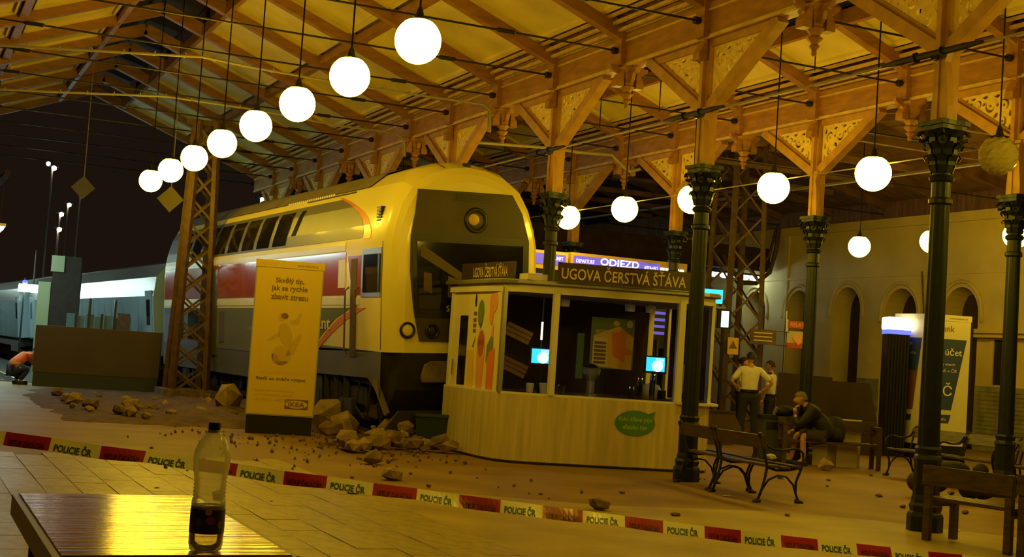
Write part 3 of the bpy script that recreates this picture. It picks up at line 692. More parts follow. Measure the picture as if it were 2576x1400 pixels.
# upper grey band with the rounded front end
def ygrey(z): t = max(0,(z-3.42)/.80); return .98+1.9*(t**2.2)
sidepanel('livery_grey','tgrey',[(z,ygrey(z),CL-.05) for z in (3.40,3.5,3.62,3.75,3.88,4.0,4.1,4.2)])
sidepanel('livery_arc','torange',[(z,ygrey(z)-.38*(1-.5*((z-3.4)/.85)),ygrey(z)-.02) for z in (3.38,3.5,3.62,3.75,3.88,4.0,4.12,4.24)],.008)
sidepanel('livery_red','tred',[(z,1.75-.05*(z-2.4),CL-.05) for z in (2.42,2.8,3.18)])
sidepanel('livery_white','white',[(z,1.75,CL-.05) for z in (3.20,3.36)],.010)
sidepanel('livery_pink','tred',[(2.42,.42,1.35),(3.10,.75,1.62)],.006)
yb_ = lambda z: 1.0+2.6*max(0,(2.22-z)/.98)**.62
sidepanel('livery_blue','tblue',[(z,yb_(z)+.15,CL-.05) for z in (1.27,1.35,1.45,1.6,1.8,2.0,2.2)])
sidepanel('livery_swoosh','torange',[(z,yb_(z)-.55+.5*(2.2-z),yb_(z)+.02) for z in (1.30,1.4,1.55,1.75,2.0,2.2)],.008)
sidepanel('livery_stripe','white',[(z,1.0,CL-.05) for z in (2.25,2.38)],.010)
# upper-deck windows
for i in range(8):
    y0 = 5.28+i*1.13
    sidepanel('upper_window','darkgl',[(z,y0,y0+.88) for z in (3.45,3.7,3.95,4.12)],.016)
sidepanel('upper_window_narrow','darkgl',[(z,4.62+(4.12-z)*.3,4.86+(4.12-z)*.3) for z in (3.62,3.85,4.12)],.016)
for i in range(6):
    y0 = 3.6+i*1.5
    if i > 2: sidepanel('lower_window','darkgl',[(z,y0+2.3,y0+3.3) for z in (1.42,2.14)],.016)
MB().tube([(-(xside(4.3)+.01),2.2,4.30),(-(xside(4.3)+.01),4.9,4.30)],.015,5).build('gutter','tunder',tr)
sidepanel('brown_door_leaf','cabint',[(1.42,9.55,9.95),(2.12,9.55,9.95)],.02)  # narrow plain brown panel ahead of the door leaf
sidepanel('door_leaf','tcardark',[(1.1,10.2,10.9),(3.1,10.2,10.9)],.02)
# cab side window, door with rails, louvre
f = sidepanel('cab_window_frame','steel',[(2.38,.03,.92),(3.20,.03,.92)],.012); g_ = sidepanel('pane','darkgl',[(2.46,.12,.80),(3.10,.14,.80)],.03,parent=f)
sidepanel('pane','blackp',[(2.46,.06,.14),(3.1,.06,.14)],.03,parent=f)
sidepanel('cab_door_recess','cabint',[(1.36,1.15,1.42),(3.05,1.15,1.42)],.014)
for yy in (1.05,1.52): MB().tube([(-1.43,yy,1.40),(-1.50,yy,1.46),(-1.50,yy,2.5),(-1.43,yy,2.56)],.016,6).build('handrail','rust',tr)
lv = MB()
for i in range(5): lv.box((-xside(3.75)-.03,.30,3.66+i*.055),(-xside(3.75)+.05,.50,3.69+i*.055))
lv.build('louvre','blackp',tr)
for q,(y0,y1) in enumerate(((1.72,2.05),(5.4,5.9))): sidepanel('white_notice','poster',[(2.55,y0,y1),(3.05,y0,y1)],.016)
txc = text('CityElefant','letter',tr,Matrix.Translation((-1.442,4.95,1.74)) @ plane((0,0,0),(0,-1,0),(0,0,1)),w=2.55,h=.30,bold=.02)
sidepanel('body_seam','tunder',[(z,-.005+.02*0,.012) for z in (1.5,2.5,3.3)],.004)
for s_ in (-1,1): MB().tube([(s_*.42,-.19,4.57),(s_*.44,.12,4.68),(s_*.44,.5,4.70)],.008,4).build('roof_seam','tunder',tr)
MB().tube([(.02,-.10,4.58),(.02,-.12,4.68)],.07,10).build('horn_hole','tunder',tr)
# roof skin darker than the flanks and ribbed edge
b = MB()
for y in (1.6,CL):
    for x,z in ((-1.05,4.35),(-.72,4.61),(-.38,4.73),(0,4.78),(.38,4.73),(.72,4.61),(1.05,4.35)): b.v.append((x,y,z))
for k in range(6): b.f.append((k,k+1,k+8,k+7))
b.build('roof','troof',tr)
# front face: dark panel, windscreen, lamps
FY = -.335
def FP(y): return Matrix.Translation((0,y,0)) @ plane((0,0,0),(1,0,0),(0,0,1))
face = MB().prism([(-.97,4.17),(.78,4.17),(.98,3.85),(1.12,3.38),(1.12,2.5),(1.06,2.1),(.95,1.66),(-.88,1.66),(-1.0,2.2),(-1.07,2.8),(-1.07,3.38),(-1.0,3.8)],.03,FP(FY+.005)).build('front_panel','tface',tr)
MB().prism([(-1.07,3.42),(1.11,3.42),(1.115,2.05),(-.98,2.05)],.012,FP(FY-.02)).build('windscreen_surround','blackp',tr)
ws = MB().prism([(-.97,3.30),(1.0,3.30),(1.0,2.20),(-.92,2.20)],.006,FP(FY-.035)).build('windscreen','darkgl',tr)
flat([(-.90,3.24),(-.86,3.24),(.20,2.60),(.42,2.28),(.36,2.28),(.12,2.52),(-.90,3.06)],'cabint',ws,FP(FY-.042),'cab_diagonal_panel',.002)  # diagonal piece of the cab interior, laid flat on the windscreen
flat([(-.84,2.80),(-.70,2.78),(-.68,2.45),(-.84,2.5)],'cabint',ws,FP(FY-.042),'seat_back',.002)
flat([(-.40,2.75),(-.15,2.68),(-.12,2.38),(-.40,2.40)],'cabint',ws,FP(FY-.042),'seat_back',.002)
text('S1 P','letter',ws,Matrix.Translation((-.42,FY-.045,2.16)) @ plane((0,0,0),(1,0,0),(0,0,1)),h=.10)
vent = MB().box((-.32,FY-.03,4.0),(.42,FY,4.14)).build('vent_frame','tface',tr)
v_ = MB()
for i in range(4): v_.box((-.28,FY-.045,4.015+i*.032),(.38,FY-.02,4.03+i*.032))
v_.build('vent_slat','blackp',vent)
def headlamp(x,z,r,lens,nm='headlamp',ro=None):
    T = Matrix.Translation((x,FY-.005,z)) @ Matrix.Rotation(PI/2,4,'X')
    a = MB().lathe([(r,0),(r*1.02,.03),(r*.86,.05),(r*.72,.03)],24,T,caps=False).build(nm,'blackp',tr,smooth=True)
    MB().lathe([(r*.74,.0),(r*.70,.025),(r*.5,.035),(.001,.04)],24,T).build('lens',lens,a,smooth=True); return a
h_ = headlamp(.10,3.70,.215,'tface'); MB().lathe([(.105,.03),(.09,.05),(.001,.055)],20,Matrix.Translation((.05,FY-.01,3.71)) @ Matrix.Rotation(PI/2,4,'X')).build('reflector','fleshp',h_,smooth=True)
headlamp(-1.10,1.84,.135,'tcream','lower_lamp'); headlamp(-.66,1.83,.125,'blackp','marker_lamp')
headlamp(1.10,1.84,.135,'tcream','lower_lamp'); headlamp(.70,1.83,.125,'blackp','marker_lamp')
# skirt, cowcatcher, coupler
sk = MB()
for s_ in (-1,1):
    sk.add([(s_*1.42,-.02,1.47),(s_*1.42,CL,1.25),(s_*1.40,CL,.70),(s_*1.40,6.6,.72),(s_*1.40,4.0,.98),(s_*1.40,.6,1.02),(s_*1.38,.1,.70)],[(0,1,2,3,4,5,6)])
sk.build('side_skirt','tgrey',tr)
sidepanel('lower_valance','tgrey',[(1.472,.02,CL)]+[(1.53,3.6,CL)],.004)
MB().add([(-1.15,-.33,1.47),(1.15,-.33,1.47),(1.42,0,1.47),(1.35,.3,.75),(1.25,.4,.25),(-1.25,.4,.25),(-1.35,.3,.75),(-1.42,0,1.47),(-1.2,-.15,.85),(1.2,-.15,.85)],[(0,1,9,8),(8,9,4,5),(0,8,6,7),(8,5,6),(1,2,3,9),(9,3,4)]).build('front_apron','tunder',tr)
cc = MB().prism([(-.60,0),(-.62,.10),(-.56,.30),(-.44,.36),(.20,.36),(.26,.30),(.24,.06),(.18,0)],.05,Matrix.Translation((-.22,-.30,.98)) @ plane((0,0,0),(1,0,0),(0,0,1))).build('coupler_hatch','hatch',tr,bevel=.02)
MB().box((-.35,-.5,.72),(.35,.3,.92)).tube([(0,-.55,.84),(0,.3,.84)],.11,8).build('coupler','tunder',tr)
MB().bar((-1.40,.28,1.0),(-1.30,-.05,.45),.05,.10).build('plough_brace','steel',tr)
MB().prism([(-1.45,0),(1.45,0),(1.2,.30),(-1.2,.30)],.06,Matrix.Translation((0,-.25,.22)) @ plane((0,0,0),(1,0,0),(0,0,1))).build('snow_plough','tunder',tr)
# bogies with wheels
bg = MB()
for yc in (2.3,12.5):
    f = MB(); f.box((-1.30,yc-1.4,.55),(-1.12,yc+1.4,.85)); f.box((1.12,yc-1.4,.55),(1.30,yc+1.4,.85)); f.box((-1.2,yc-.25,.5),(1.2,yc+.25,.9))
    for k in (-.5,0,.5): f.tube([(-1.32,yc+k,.45),(-1.32,yc+k,1.0)],.07,8)
    f.box((-1.38,yc-.9,.35),(-1.22,yc-.3,.62)); f.box((-1.36,yc+.7,.40),(-1.20,yc+1.1,.95))
    bo = f.build('bogie','tunder',tr)
    for yy in (yc-1.2,yc+1.2):
        for s_ in (-1,1):
            MB().lathe([(.10,-.05),(.36,-.045),(.45,-.04),(.46,.02),(.48,.05),(.12,.055)],24,Matrix.Translation((s_*.80,yy,.48)) @ Matrix.Rotation(PI/2,4,'Y')).build('wheel','rust',bo)
        MB().tube([(-.8,yy,.48),(.8,yy,.48)],.08,8).build('axle','tunder',bo)
u_ = MB()
rnd = random.Random(9)
for i in range(22):
    y = 5+rnd.random()*6.5; u_.box((-1.25,y,.35+rnd.random()*.1),(-1.0,y+.2+rnd.random()*.5,.7+rnd.random()*.2))
for i in range(10):
    y = .5+rnd.random()*3.6; u_.tube([(-1.33,y,.95),(-1.36,y+rnd.uniform(-.2,.2),.5),(-1.3,y+rnd.uniform(-.3,.3),.3)],.02,5)
u_.box((-1.3,.3,.9),(1.3,CL,1.3)); u_.build('underframe','tunder',tr)
# roof-edge corrugation
b = MB()
for i in range(22): b.box((-1.06,3.4+i*.13,4.30),(-.98,3.46+i*.13,4.36))
tag(b.build('roof_corrugation','letter',tr),kind='stuff')

def carriage(lab, y0, y1, H, hw, dark, xo):
    c = empty('carriage',(0,0,0),0,lab,'train carriage')
    c.matrix_world = tr.matrix_world @ Matrix.Translation((xo,0,0)) @ Matrix.Rotation(math.radians(-3.0),4,'Y')
    pr = [(-hw,.95),(-hw,H-1.0),(-hw*.93,H-.5),(-hw*.7,H-.15),(0,H),(hw*.7,H-.15),(hw*.93,H-.5),(hw,H-1.0),(hw,.95)]
    b = MB(); b.v = [(x,y0,z) for x,z in pr]+[(x,y1,z) for x,z in pr]; k_ = len(pr)
    b.f = [(i,i+1,i+1+k_,i+k_) for i in range(k_-1)]+[tuple(range(k_))[::-1],tuple(range(k_,2*k_))]
    b.build('body','tcar',c)
    MB().add([(-hw-.006,y0,H-1.02),(-hw*.93-.006,y0,H-.5),(-hw*.93-.006,y1,H-.5),(-hw-.006,y1,H-1.02)],[(0,3,2,1)]).build('upper_band','tcardark',c)
    nw = int((y1-y0-2)/2.0)
    MB().add([(-hw*.93-.004,y0,H-.5),(-hw*.7,y0,H-.14),(0,y0,H+.01),(0,y1,H+.01),(-hw*.7,y1,H-.14),(-hw*.93-.004,y1,H-.5)],[(0,1,4,5),(1,2,3,4)]).build('roof','tcardark',c)
    for i in range(nw*2):
        MB().box((-hw-.008,y0+1+i*1.0,1.0),(-hw+.01,y0+1.03+i*1.0,2.55)).build('panel_joint','tcardark',c)
    for ya in (y0+.2,y1-1.1): 
        d_ = MB().box((-hw-.02,ya,1.0),(-hw+.01,ya+.8,2.75)).build('door','tcar',c); MB().box((-hw-.03,ya+.2,1.8),(-hw-.02,ya+.6,2.5)).build('pane','darkgl',d_)
    u = MB(); u.box((-hw+.1,y0+.5,.55),(hw-.1,y1-.5,.97))
    for ya in (y0+2.5,y1-2.5): u.box((-hw+.1,ya-1.3,.3),(hw-.1,ya+1.3,.6))
    u.build('underframe','tunder',c); return c
carriage('grey-blue carriage coupled behind the double-deck cab car',16.2,40.5,3.62,1.40,True,-.05)
carriage('farthest dim carriage of the train at left',41.2,66,3.62,1.40,True,-.4)

# ------------------------------------------------------------------ platform tubes that light the train's left side (neighbouring platform)
for i in range(24):
    y = 34.2+i*1.7; x = 2.05 if y > 33 else 2
    t = empty('platform_tube_light',(x,y,3.75),0,'long cool fluorescent fitting over the neighbouring platform, number %d from the near end'%(i+1),'lamp','fluorescent fittings over the neighbouring platform')
    MB().box((-.09,-.8,0),(.09,.8,.07)).build('housing','steel',t)
    MB().tube([(0,-.75,-.04),(0,.75,-.04)],.055,8).build('tube','tube',t)
    MB().tube([(0,0,.07),(0,0,1.2)],.012,5).build('hanger','blackiron',t)
cp = MB().box((1.98,33,4.95),(2.12,76,5.03)); 
for y in range(34,76,7): cp.bar((1.2,y,-.3),(1.2,y,4.95),.12,.12); cp.bar((1.2,y,4.99),(2.05,y,4.99),.06,.06)
tag(cp.build('light_gantry','farwall'),'dark light gantry over the neighbouring platform, left of the frame','gantry')

# ------------------------------------------------------------------ juice kiosk
kk = empty('juice_kiosk',(0,0,0),0,'white juice kiosk with curved laminate counter and dark name sign on its roof','kiosk')
OUT = [(7.88,19.50),(7.88,19.2),(7.885,18.88),(7.895,18.3),(7.905,17.95),(7.96,17.62),(8.11,17.40),(8.32,17.28),(8.6,17.19),(9.03,17.06),(9.65,16.89),(10.43,16.67),(10.74,16.60),(10.95,16.66),(11.08,16.82),(11.2,17.3),(11.5,18.9),(11.6,19.50)]
def wallstrip(pts, z0, z1, th, closed=False):
    b = MB(); nn = len(pts); 
    cx = 9.7; cy = 18.3
    for x,y in pts:
        d = Vector((cx-x,cy-y)).normalized()*th
        b.v += [(x,y,z0),(x,y,z1),(x+d.x,y+d.y,z1),(x+d.x,y+d.y,z0)]
    for i in range(nn-1 if not closed else nn):
        a = i*4; c_ = ((i+1)%nn)*4
        b.f += [(a,c_,c_+1,a+1),(a+1,c_+1,c_+2,a+2),(a+2,c_+2,c_+3,a+3),(a+3,c_+3,c_,a)]
    if not closed: b.f += [(0,1,2,3),(nn*4-1,nn*4-2,nn*4-3,nn*4-4)]
    return b
def lerp_out(pts, n_):   # densify
    o_ = []
    for (xa,ya),(xb,yb) in zip(pts,pts[1:]):
        for k in range(n_): o_.append((xa+(xb-xa)*k/n_, ya+(yb-ya)*k/n_))
    return o_+[pts[-1]]
wallstrip(OUT,0.03,0.985,.08,True).build('counter_front','laminate',kk)
wallstrip([(x,y) for x,y in OUT],0,.04,.14,True).build('plinth','blackp',kk)
wallstrip(OUT,.985,1.015,.20,True).build('counter_sill','white',kk)
sh = wallstrip([(10.45,16.58),(10.80,16.50),(11.10,16.62),(11.30,17.2)],.985,1.02,.25); sh.build('serving_shelf','white',kk)
MB().lathe([(.05,0),(.05,.03),(.03,.04)],10,Tm((10.62,16.62,1.02))).build('small_dish','blackp',kk)
# posts
GP = [(x,y) for x,y in OUT]
def post(x,y,wd=.045,m='white',nm='post',z0=1.0,z1=2.52): return MB().box((x-wd,y-wd,z0),(x+wd,y+wd,z1)).build(nm,m,kk)
post(7.98,17.60,.03,'steel'); post(8.61,17.20,.042); post(10.43,16.71,.05); post(11.02,16.80,.035); post(7.95,19.42,.05); post(11.5,19.40,.05); post(11.45,18.7,.04)
# head beam, rim, roof
wallstrip(OUT,2.46,2.58,.10,True).build('head_beam','white',kk)
rim = [(x+(x-9.7)*.035,y+(y-18.3)*.05) for x,y in OUT]
wallstrip(rim,2.58,2.64,.3,True).build('roof_rim','steel',kk,bevel=.008)
rf = MB(); rf.prism([(x,y) for x,y in OUT][::-1],.04,Tm((0,0,2.56))); rf.build('roof','white',kk)
MB().box((8.16,17.25,2.64),(8.47,17.55,2.73)).build('roof_upstand','white',kk)
# glazing
def pane(name,pts,z0=1.02,z1=2.46,m='glass'): 
    b = MB()
    for x,y in pts: b.v += [(x,y,z0),(x,y,z1)]
    for i in range(len(pts)-1): a=i*2; b.f.append((a,a+2,a+3,a+1))
    return b.build(name,m,kk)
pane('curved_glass',[(7.99,17.63),(8.13,17.43),(8.33,17.31),(8.56,17.23)]); pane('front_glass',[(8.66,17.19),(10.39,16.71)]); pane('side_glass',[(10.48,16.68),(10.74,16.63),(10.95,16.69),(11.02,16.80)]); pane('side_glass',[(11.04,16.85),(11.42,18.6)])
# left side wall: printed posters and the door with its narrow window
LW = [(7.985,17.66),(7.955,19.40)]
lx = Vector((LW[0][0]-LW[1][0],LW[0][1]-LW[1][1],0)); LWL = lx.length; lx.normalize()
TL = Matrix.Translation((LW[1][0]-.03,LW[1][1],1.0)) @ plane((0,0,0),lx,(0,0,1)) @ Matrix.Diagonal((.86,1,1,1))      # local x from the back towards the glass corner
MB().box((0,0,-.03),(LWL/.86,1.46,0),TL).build('poster_wall','poster',kk)
MB().box((.03,.0,-.0),(.30,1.10,.012),TL).build('door_frame','white',kk)
MB().box((.36,.04,0),(.68,1.10,.012),TL).build('door_window','darkgl',kk)
MB().tube([tuple(TL @ Vector((.20,.18,.04))),tuple(TL @ Vector((.20,.42,.04)))],.01,6).build('door_handle','steel',kk)
def pp(poly,m,nm,z=.004): return flat(poly,m,kk,TL @ Matrix.Translation((0,0,z)),nm,.002)
pp([(.80,0.01),(1.04,0.01),(1.00,.58),(.76,.58)],'yellowp','printed_drink'); pp([(1.18,0.02),(1.42,0.02),(1.46,.62)]+ellipse(1.30,.66,.16,.24,12)[0:7]+[(1.14,.62)],'salmon','printed_drink')
pp(ellipse(1.30,.68,.13,.20),'tred','printed_raspberry',.006); pp([(1.60,0.0),(1.86,0.0),(1.88,.62),(1.58,.62)],'orangep','printed_drink')
pp(ellipse(1.22,1.14,.13,.20)+[(1.24,.90)],'leafp','printed_leaf'); pp(ellipse(1.72,1.30,.16,.16),'salmon','printed_peach'); pp(ellipse(1.66,1.12,.08,.16),'salmon','printed_peach',.006)
pp([(1.66,.62),(1.72,.95),(1.78,.98),(1.80,.66)],'salmon','printed_bottle'); pp([(1.55,.65),(1.70,.80),(1.78,.78),(1.80,.62),(1.64,.56),(1.54,.40)],'leafp','printed_leaf',.006)
pp([(.98,.62),(1.06,.80),(1.00,.72),(.92,.62)],'leafp','printed_straw',.006)
pp(ellipse(.98,1.33,.035,.10),'blackp','printed_logo'); 
for i,zz in enumerate((1.16,1.06,.98,.90)): pp([(.92,zz),(1.04,zz),(1.03,zz-.055),(.92,zz-.055)],'brownp','printed_logo_letter')
# name signs
sgn = MB(); A_ = Vector((8.50,16.98,0)); B_ = Vector((10.40,16.50,0)); dx = (B_-A_).normalized()
TS = Matrix.Translation((A_.x,A_.y,2.64)) @ plane((0,0,0),dx,(0,0,1))
WS = (B_-A_).length
sb = MB().box((0,0,-.04),(WS,.27,0),TS).build('roof_sign','signdark',kk)
text('UGOVA ČERSTVÁ ŠŤÁVA','letter',sb,TS @ Matrix.Translation((.05,.035,0)),w=WS-.10,h=.215,bold=.012,ext=.006)
MB().box((WS+.02,0,-.04),(WS+.14,.24,0),TS).build('sign_end','ikea',sb)
TS2 = Matrix.Translation((7.95,19.30,2.64)) @ plane((0,0,0),(LW[0][0]-LW[1][0]+.10,LW[0][1]-LW[1][1],0),(0,0,1))
s2 = MB().box((0.05,0,-.04),(1.72,.27,0),TS2).build('side_sign','signdark',kk)
text('UGOVA ČERSTVÁ ŠŤÁVA','letter',s2,TS2 @ Matrix.Translation((.45,.045,0)),w=1.1,h=.21,bold=.018,ext=.006)
# green speech bubble
P0 = Vector((9.80,16.847,0)); dxb = Vector((.78,-.22,0)).normalized()
TBb = Matrix.Translation((P0.x,P0.y,.655)) @ plane((0,0,0),dxb,(0,0,1))
el = ellipse(.03,.02,.30,.185,28); el[3] = (.33,.20)
bb = flat(el,'greenb',kk,TBb @ Matrix.Translation((0,0,.006)),'speech_bubble',.006)
text('Kdo šťávu pije','lime',bb,TBb @ Matrix.Translation((-.22,.03,.012)),w=.50,h=.085,shear=.15); text('dlouho žije','lime',bb,TBb @ Matrix.Translation((-.15,-.09,.012)),w=.36,h=.085,shear=.15)
# interior
ki = MB().box((8.0,19.36,1.0),(11.45,19.44,2.5)).build('back_wall','brownboard',kk)
MB().box((8.5,17.9,.92),(11.1,18.3,.96)).build('inner_worktop','blackp',kk)
MB().box((8.3,17.45,.90),(10.9,19.3,.94)).build('inner_floor','brownboard',kk)
# things inside
def thing_mb(name,mb,m,label,cat,group=None,smooth=False): return tag(mb.build(name,m,smooth=smooth),label,cat,group)
def til(loc,rz,label):
    t = empty('till_screen',loc,rz,label,'screen')
    MB().box((-.17,-.015,-.13),(.17,.03,.13)).build('bezel','blackp',t)
    s_ = MB().box((-.14,-.02,-.10),(.14,-.014,.11)).build('display','screen',t)
    MB().lathe([(.085,.0),(.075,.001)],16,Matrix.Translation((.03,-.023,-.02)) @ Matrix.Rotation(PI/2,4,'X')).build('bright_spot','screenw',s_)
    for i in range(4): MB().box((.0,-.023,.095-i*.018),(.12,-.0205,.085-i*.018)).build('display_row','screenw',s_)
    MB().tube([(0,.02,-.1),(0,.04,-.56)],.025,8).box((-.09,-.05,-.58),(.09,.12,-.56)).build('stand','blackp',t)
til((8.69,17.75,1.55),math.radians(-22),'glowing blue till screen in the left, curved window of the kiosk')
til((10.36,17.25,1.54),math.radians(-22),'glowing blue till screen near the right corner of the kiosk')
pm = empty('menu_poster',(9.99,17.95,1.43),math.radians(-16),'juice menu poster with orange drinks hanging behind the kiosk front glass','poster')
MB().box((-.34,0,0),(.34,.02,.78)).build('sheet','leafp',pm)
TPm = Matrix.Translation((0,-.004,0)) @ plane((0,0,0),(1,0,0),(0,0,1))
flat([(-.31,.03),(.31,.0),(.33,.5),(.1,.66),(-.30,.50)],'yellowp',pm,TPm,'print_ground'); flat([(-.30,.04),(-.06,.03),(-.08,.46),(-.30,.48)],'poster',pm,TPm@Tm((0,0,.002)),'price_list')
flat([(.02,.20),(.20,.10),(.22,.58),(-.02,.56)],'orangep',pm,TPm@Tm((0,0,.002)),'print_drink'); flat([(.16,.22),(.32,.24),(.30,.30),(.22,.34),(.20,.60),(.12,.62)],'torange',pm,TPm@Tm((0,0,.004)),'print_drink')
flat(ellipse(.26,.70,.05,.06),'poster',pm,TPm@Tm((0,0,.002)),'print_flower'); flat(ellipse(.05,.70,.05,.04),'yellowp',pm,TPm@Tm((0,0,.002)),'print_leaf')
for i in range(6): flat([(-.28,.41-i*.06),(-.10,.41-i*.06),(-.09,.385-i*.06),(-.10,.37-i*.06),(-.28,.37-i*.06)],'brownp',pm,TPm@Tm((0,0,.004)),'price_row')
text('PECKY','poster',pm,TPm@Tm((-.27,.52,.004)),w=.22,h=.07,bold=.015)
cupg = 'stacked clear cups on the kiosk counter'
def cups(x,y,nn,label):
    t = empty('cup_stack',(x,y,1.015),0,label,'cups')
    for i in range(nn): MB().lathe([(.030,0),(.043,.11),(.046,.115)],12,Tm((0,0,i*.035)),caps=False).build('cup','cup',t)
cups(10.0,17.05,7,'tall stack of clear cups left of the right till screen'); cups(10.18,17.0,9,'taller stack of clear cups right before the till screen'); cups(9.88,17.08,3,'short stack of clear cups on the kiosk sill')
j = empty('juicer',(9.28,17.25,1.015),0,'steel juicer with a wide bowl behind the kiosk front glass','juicer')
MB().lathe([(.10,0),(.10,.03),(.06,.05),(.06,.22),(.07,.24)],14).build('body','steel',j); MB().lathe([(.07,.24),(.13,.32),(.14,.40),(.12,.42)],16,caps=False).build('bowl','steel',j); MB().lathe([(.12,.41),(.08,.46),(.02,.48)],16).build('lid','blackp',j)
for i,(x,y,s_,lab) in enumerate(((8.42,17.5,.06,'small white tub left end of the kiosk window'),(8.62,17.42,.085,'white jug beneath the left till screen'),(8.86,17.36,.06,'small pale beaker right of the white jug'))):
    tg = MB().lathe([(s_*.8,0),(s_,.10+s_*.5),(s_*.85,.11+s_*.5)],12,Tm((x,y,1.015))); thing_mb('tub',tg,'poster' if i<2 else 'cup',lab,'tub')
t = empty('white_appliance',(10.33,17.28,1.015),0,'round white appliance in the right corner of the kiosk','appliance'); MB().lathe([(.16,0),(.16,.14),(.12,.22),(.0,.25)],16).build('cover','poster',t,smooth=True); MB().box((.02,-.17,.02),(.16,-.12,.15)).build('dark_mouth','blackp',t)
for i,(x,y,z,lab) in enumerate(((8.68,18.6,1.88,'upper slatted wooden crate hung inside the kiosk'),(8.64,18.6,1.36,'lower slatted wooden crate inside the kiosk'))):
    c = empty('wooden_crate',(x,y,z),0,lab,'crate')
    c.rotation_euler = (0,math.radians(22),math.radians(-20))
    for k in range(3): MB().box((-.20,0,-.09+k*.07),(.22,.02,-.03+k*.07)).build('slat','timber2',c)
for i,(x,y) in enumerate(((8.95,17.6),(9.95,17.4),(10.25,17.3))):
    p = empty('ceiling_spot',(x,y,2.38),0,['unlit white spot lamp above the left till','unlit white spot lamp above the menu poster','dim spot lamp right of the menu poster'][i],'lamp'); MB().lathe([(.07,-.07),(.08,.03),(.02,.05)],12).build('shade','white',p); MB().tube([(0,0,.05),(0,0,.20)],.008,5).build('stem','white',p)
tb_ = empty('fluorescent_stick',(8.85,18.1,1.85),0,'thin vertical white light strip inside the curved kiosk window','lamp'); MB().box((-.012,-.012,-.05),(.012,.012,.22)).build('strip','signlit',tb_); MB().tube([(0,0,-.9),(0,0,.6)],.008,5).build('rod','steel',tb_)
ta = MB().box((9.52,18.2,1.25),(9.64,18.22,1.95)); thing_mb('teal_board',ta,'bluefence','narrow teal board left of the menu poster inside the kiosk','board')
bn = empty('vertical_banner',(10.64,16.82,1.15),math.radians(-30),'narrow cream banner with vertical lettering at the kiosk right corner','banner')
MB().box((-.045,0,0),(.045,.01,.42)).build('sheet','poster',bn); text('SABS','brownp',bn,Matrix.Translation((.03,-.003,.05)) @ plane((0,0,0),(0,0,1),(-1,0,0)),w=.33,h=.05,bold=.03)

# ------------------------------------------------------------------ departures board beyond the kiosk
db = empty('departures_board',(0,0,0),0,'violet back-lit departures board above the kiosk roof','sign')
def header(x0,y0,x1,y1,z0,z1,first):
    A = Vector((x0,y0,0)); B = Vector((x1,y1,0)); d = (B-A); L = d.length; T = Matrix.Translation((x0,y0,z0)) @ plane((0,0,0),d,(0,0,1)); H = z1-z0
    f = MB().box((0,0,-.25),(L,H,0),T).build('header_frame','odjframe',db)
    MB().box((.06,.09,0),(L-(.06 if not first else .68),H-.06,.008),T).build('header_face','odj',f)
    h0 = .14
    if first:
        text('DEPARTURE','odjw',f,T@Tm((.12,.19,.01)),w=.42,h=.075); text('ODJEZD','odjw',f,T@Tm((.68,.14,.01)),w=.92,h=.19,bold=.02); text('ABFAHRT','odjw',f,T@Tm((1.72,.19,.01)),w=.34,h=.075)
        for i in range(5): MB().box((L-.66+i*.12,.10,0),(L-.56+i*.12,.26,.008),T).build('clock_digit','odjw',f)
    else:
        text('O','odjw',f,T@Tm((L-1.25,.14,.01)),w=.13,h=.19,bold=.02); text('ARRIVAL','odjw',f,T@Tm((L-2.2,.19,.01)),w=.34,h=.075); text('ANKUNFT','odjw',f,T@Tm((L-.46,.19,.01)),w=.34,h=.075)
    return T,L
T1,L1 = header(12.28,24,15.06,24.02,3.31,3.70,True)
T2,L2 = header(9.95,24,12.22,24,3.31,3.68,False)
for T_,L_ in ((T1,L1),(T2,L2)):
    p = MB().box((0,-1.25,-.22),(L_,0,-.03),T_).build('display_cabinet','blackp',db)
    for i in range(8):
        MB().box((.1,-.16-i*.14,-.03),(.1+L_*.82,-.10-i*.14,-.022),T_).build('display_line','odj',p)
    for x in (.1,L_-.1): MB().box((x-.05,-3.31,-.2),(x+.05,-1.25,-.1),T_).build('support_leg','blackp',p)
# shop front lights beyond the column
bs = empty('blue_shop_sign',(16.0,24.4,2.95),math.radians(-15),'glowing blue square sign beyond the kiosk column','sign'); MB().box((-.2,0,0),(.22,.08,.30)).build('face','screen',bs); MB().box((-.22,0,-.10),(.30,.06,-.06)).build('gold_trim','steel',bs); MB().box((.0,.0,-2.95),(.08,.06,-.06)).build('post','blackp',bs)
ws_ = empty('white_info_screen',(16.3,24.4,2.42),math.radians(-15),'small white information screen below the blue sign','screen'); MB().box((-.13,0,0),(.17,.06,.42)).build('case','blackp',ws_); MB().box((-.05,-.006,.03),(.12,0,.38)).build('display','screenw',ws_); MB().box((-.02,0,-2.42),(.04,.05,0)).build('post','blackp',ws_)
pb = empty('purple_lit_case',(13.2,20.6,1.2),0,'purple-lit display case seen through the kiosk corner glass','display case'); MB().box((-.25,0,-1.2),(.25,.4,1.6)).build('case','blackp',pb); MB().box((-.10,-.01,1.0),(.0,0,1.35)).build('lit_strip','odj',pb)
sf = empty('shop_cabinet',(15.55,25.0,0),math.radians(-15),'grey glazed shop cabinet between kiosk column and lattice mast','cabinet'); MB().box((-.5,0,0),(.75,.5,2.3)).build('carcass','tgrey',sf); MB().box((-.42,-.01,.9),(.1,0,1.9)).build('glass_front','darkgl',sf); MB().box((.15,-.01,.3),(.65,0,1.9)).build('glass_front','darkgl',sf); MB().tube([(-.46,-.03,.6),(-.46,-.03,2.2)],.02,6).build('chrome_rail','steel',sf)

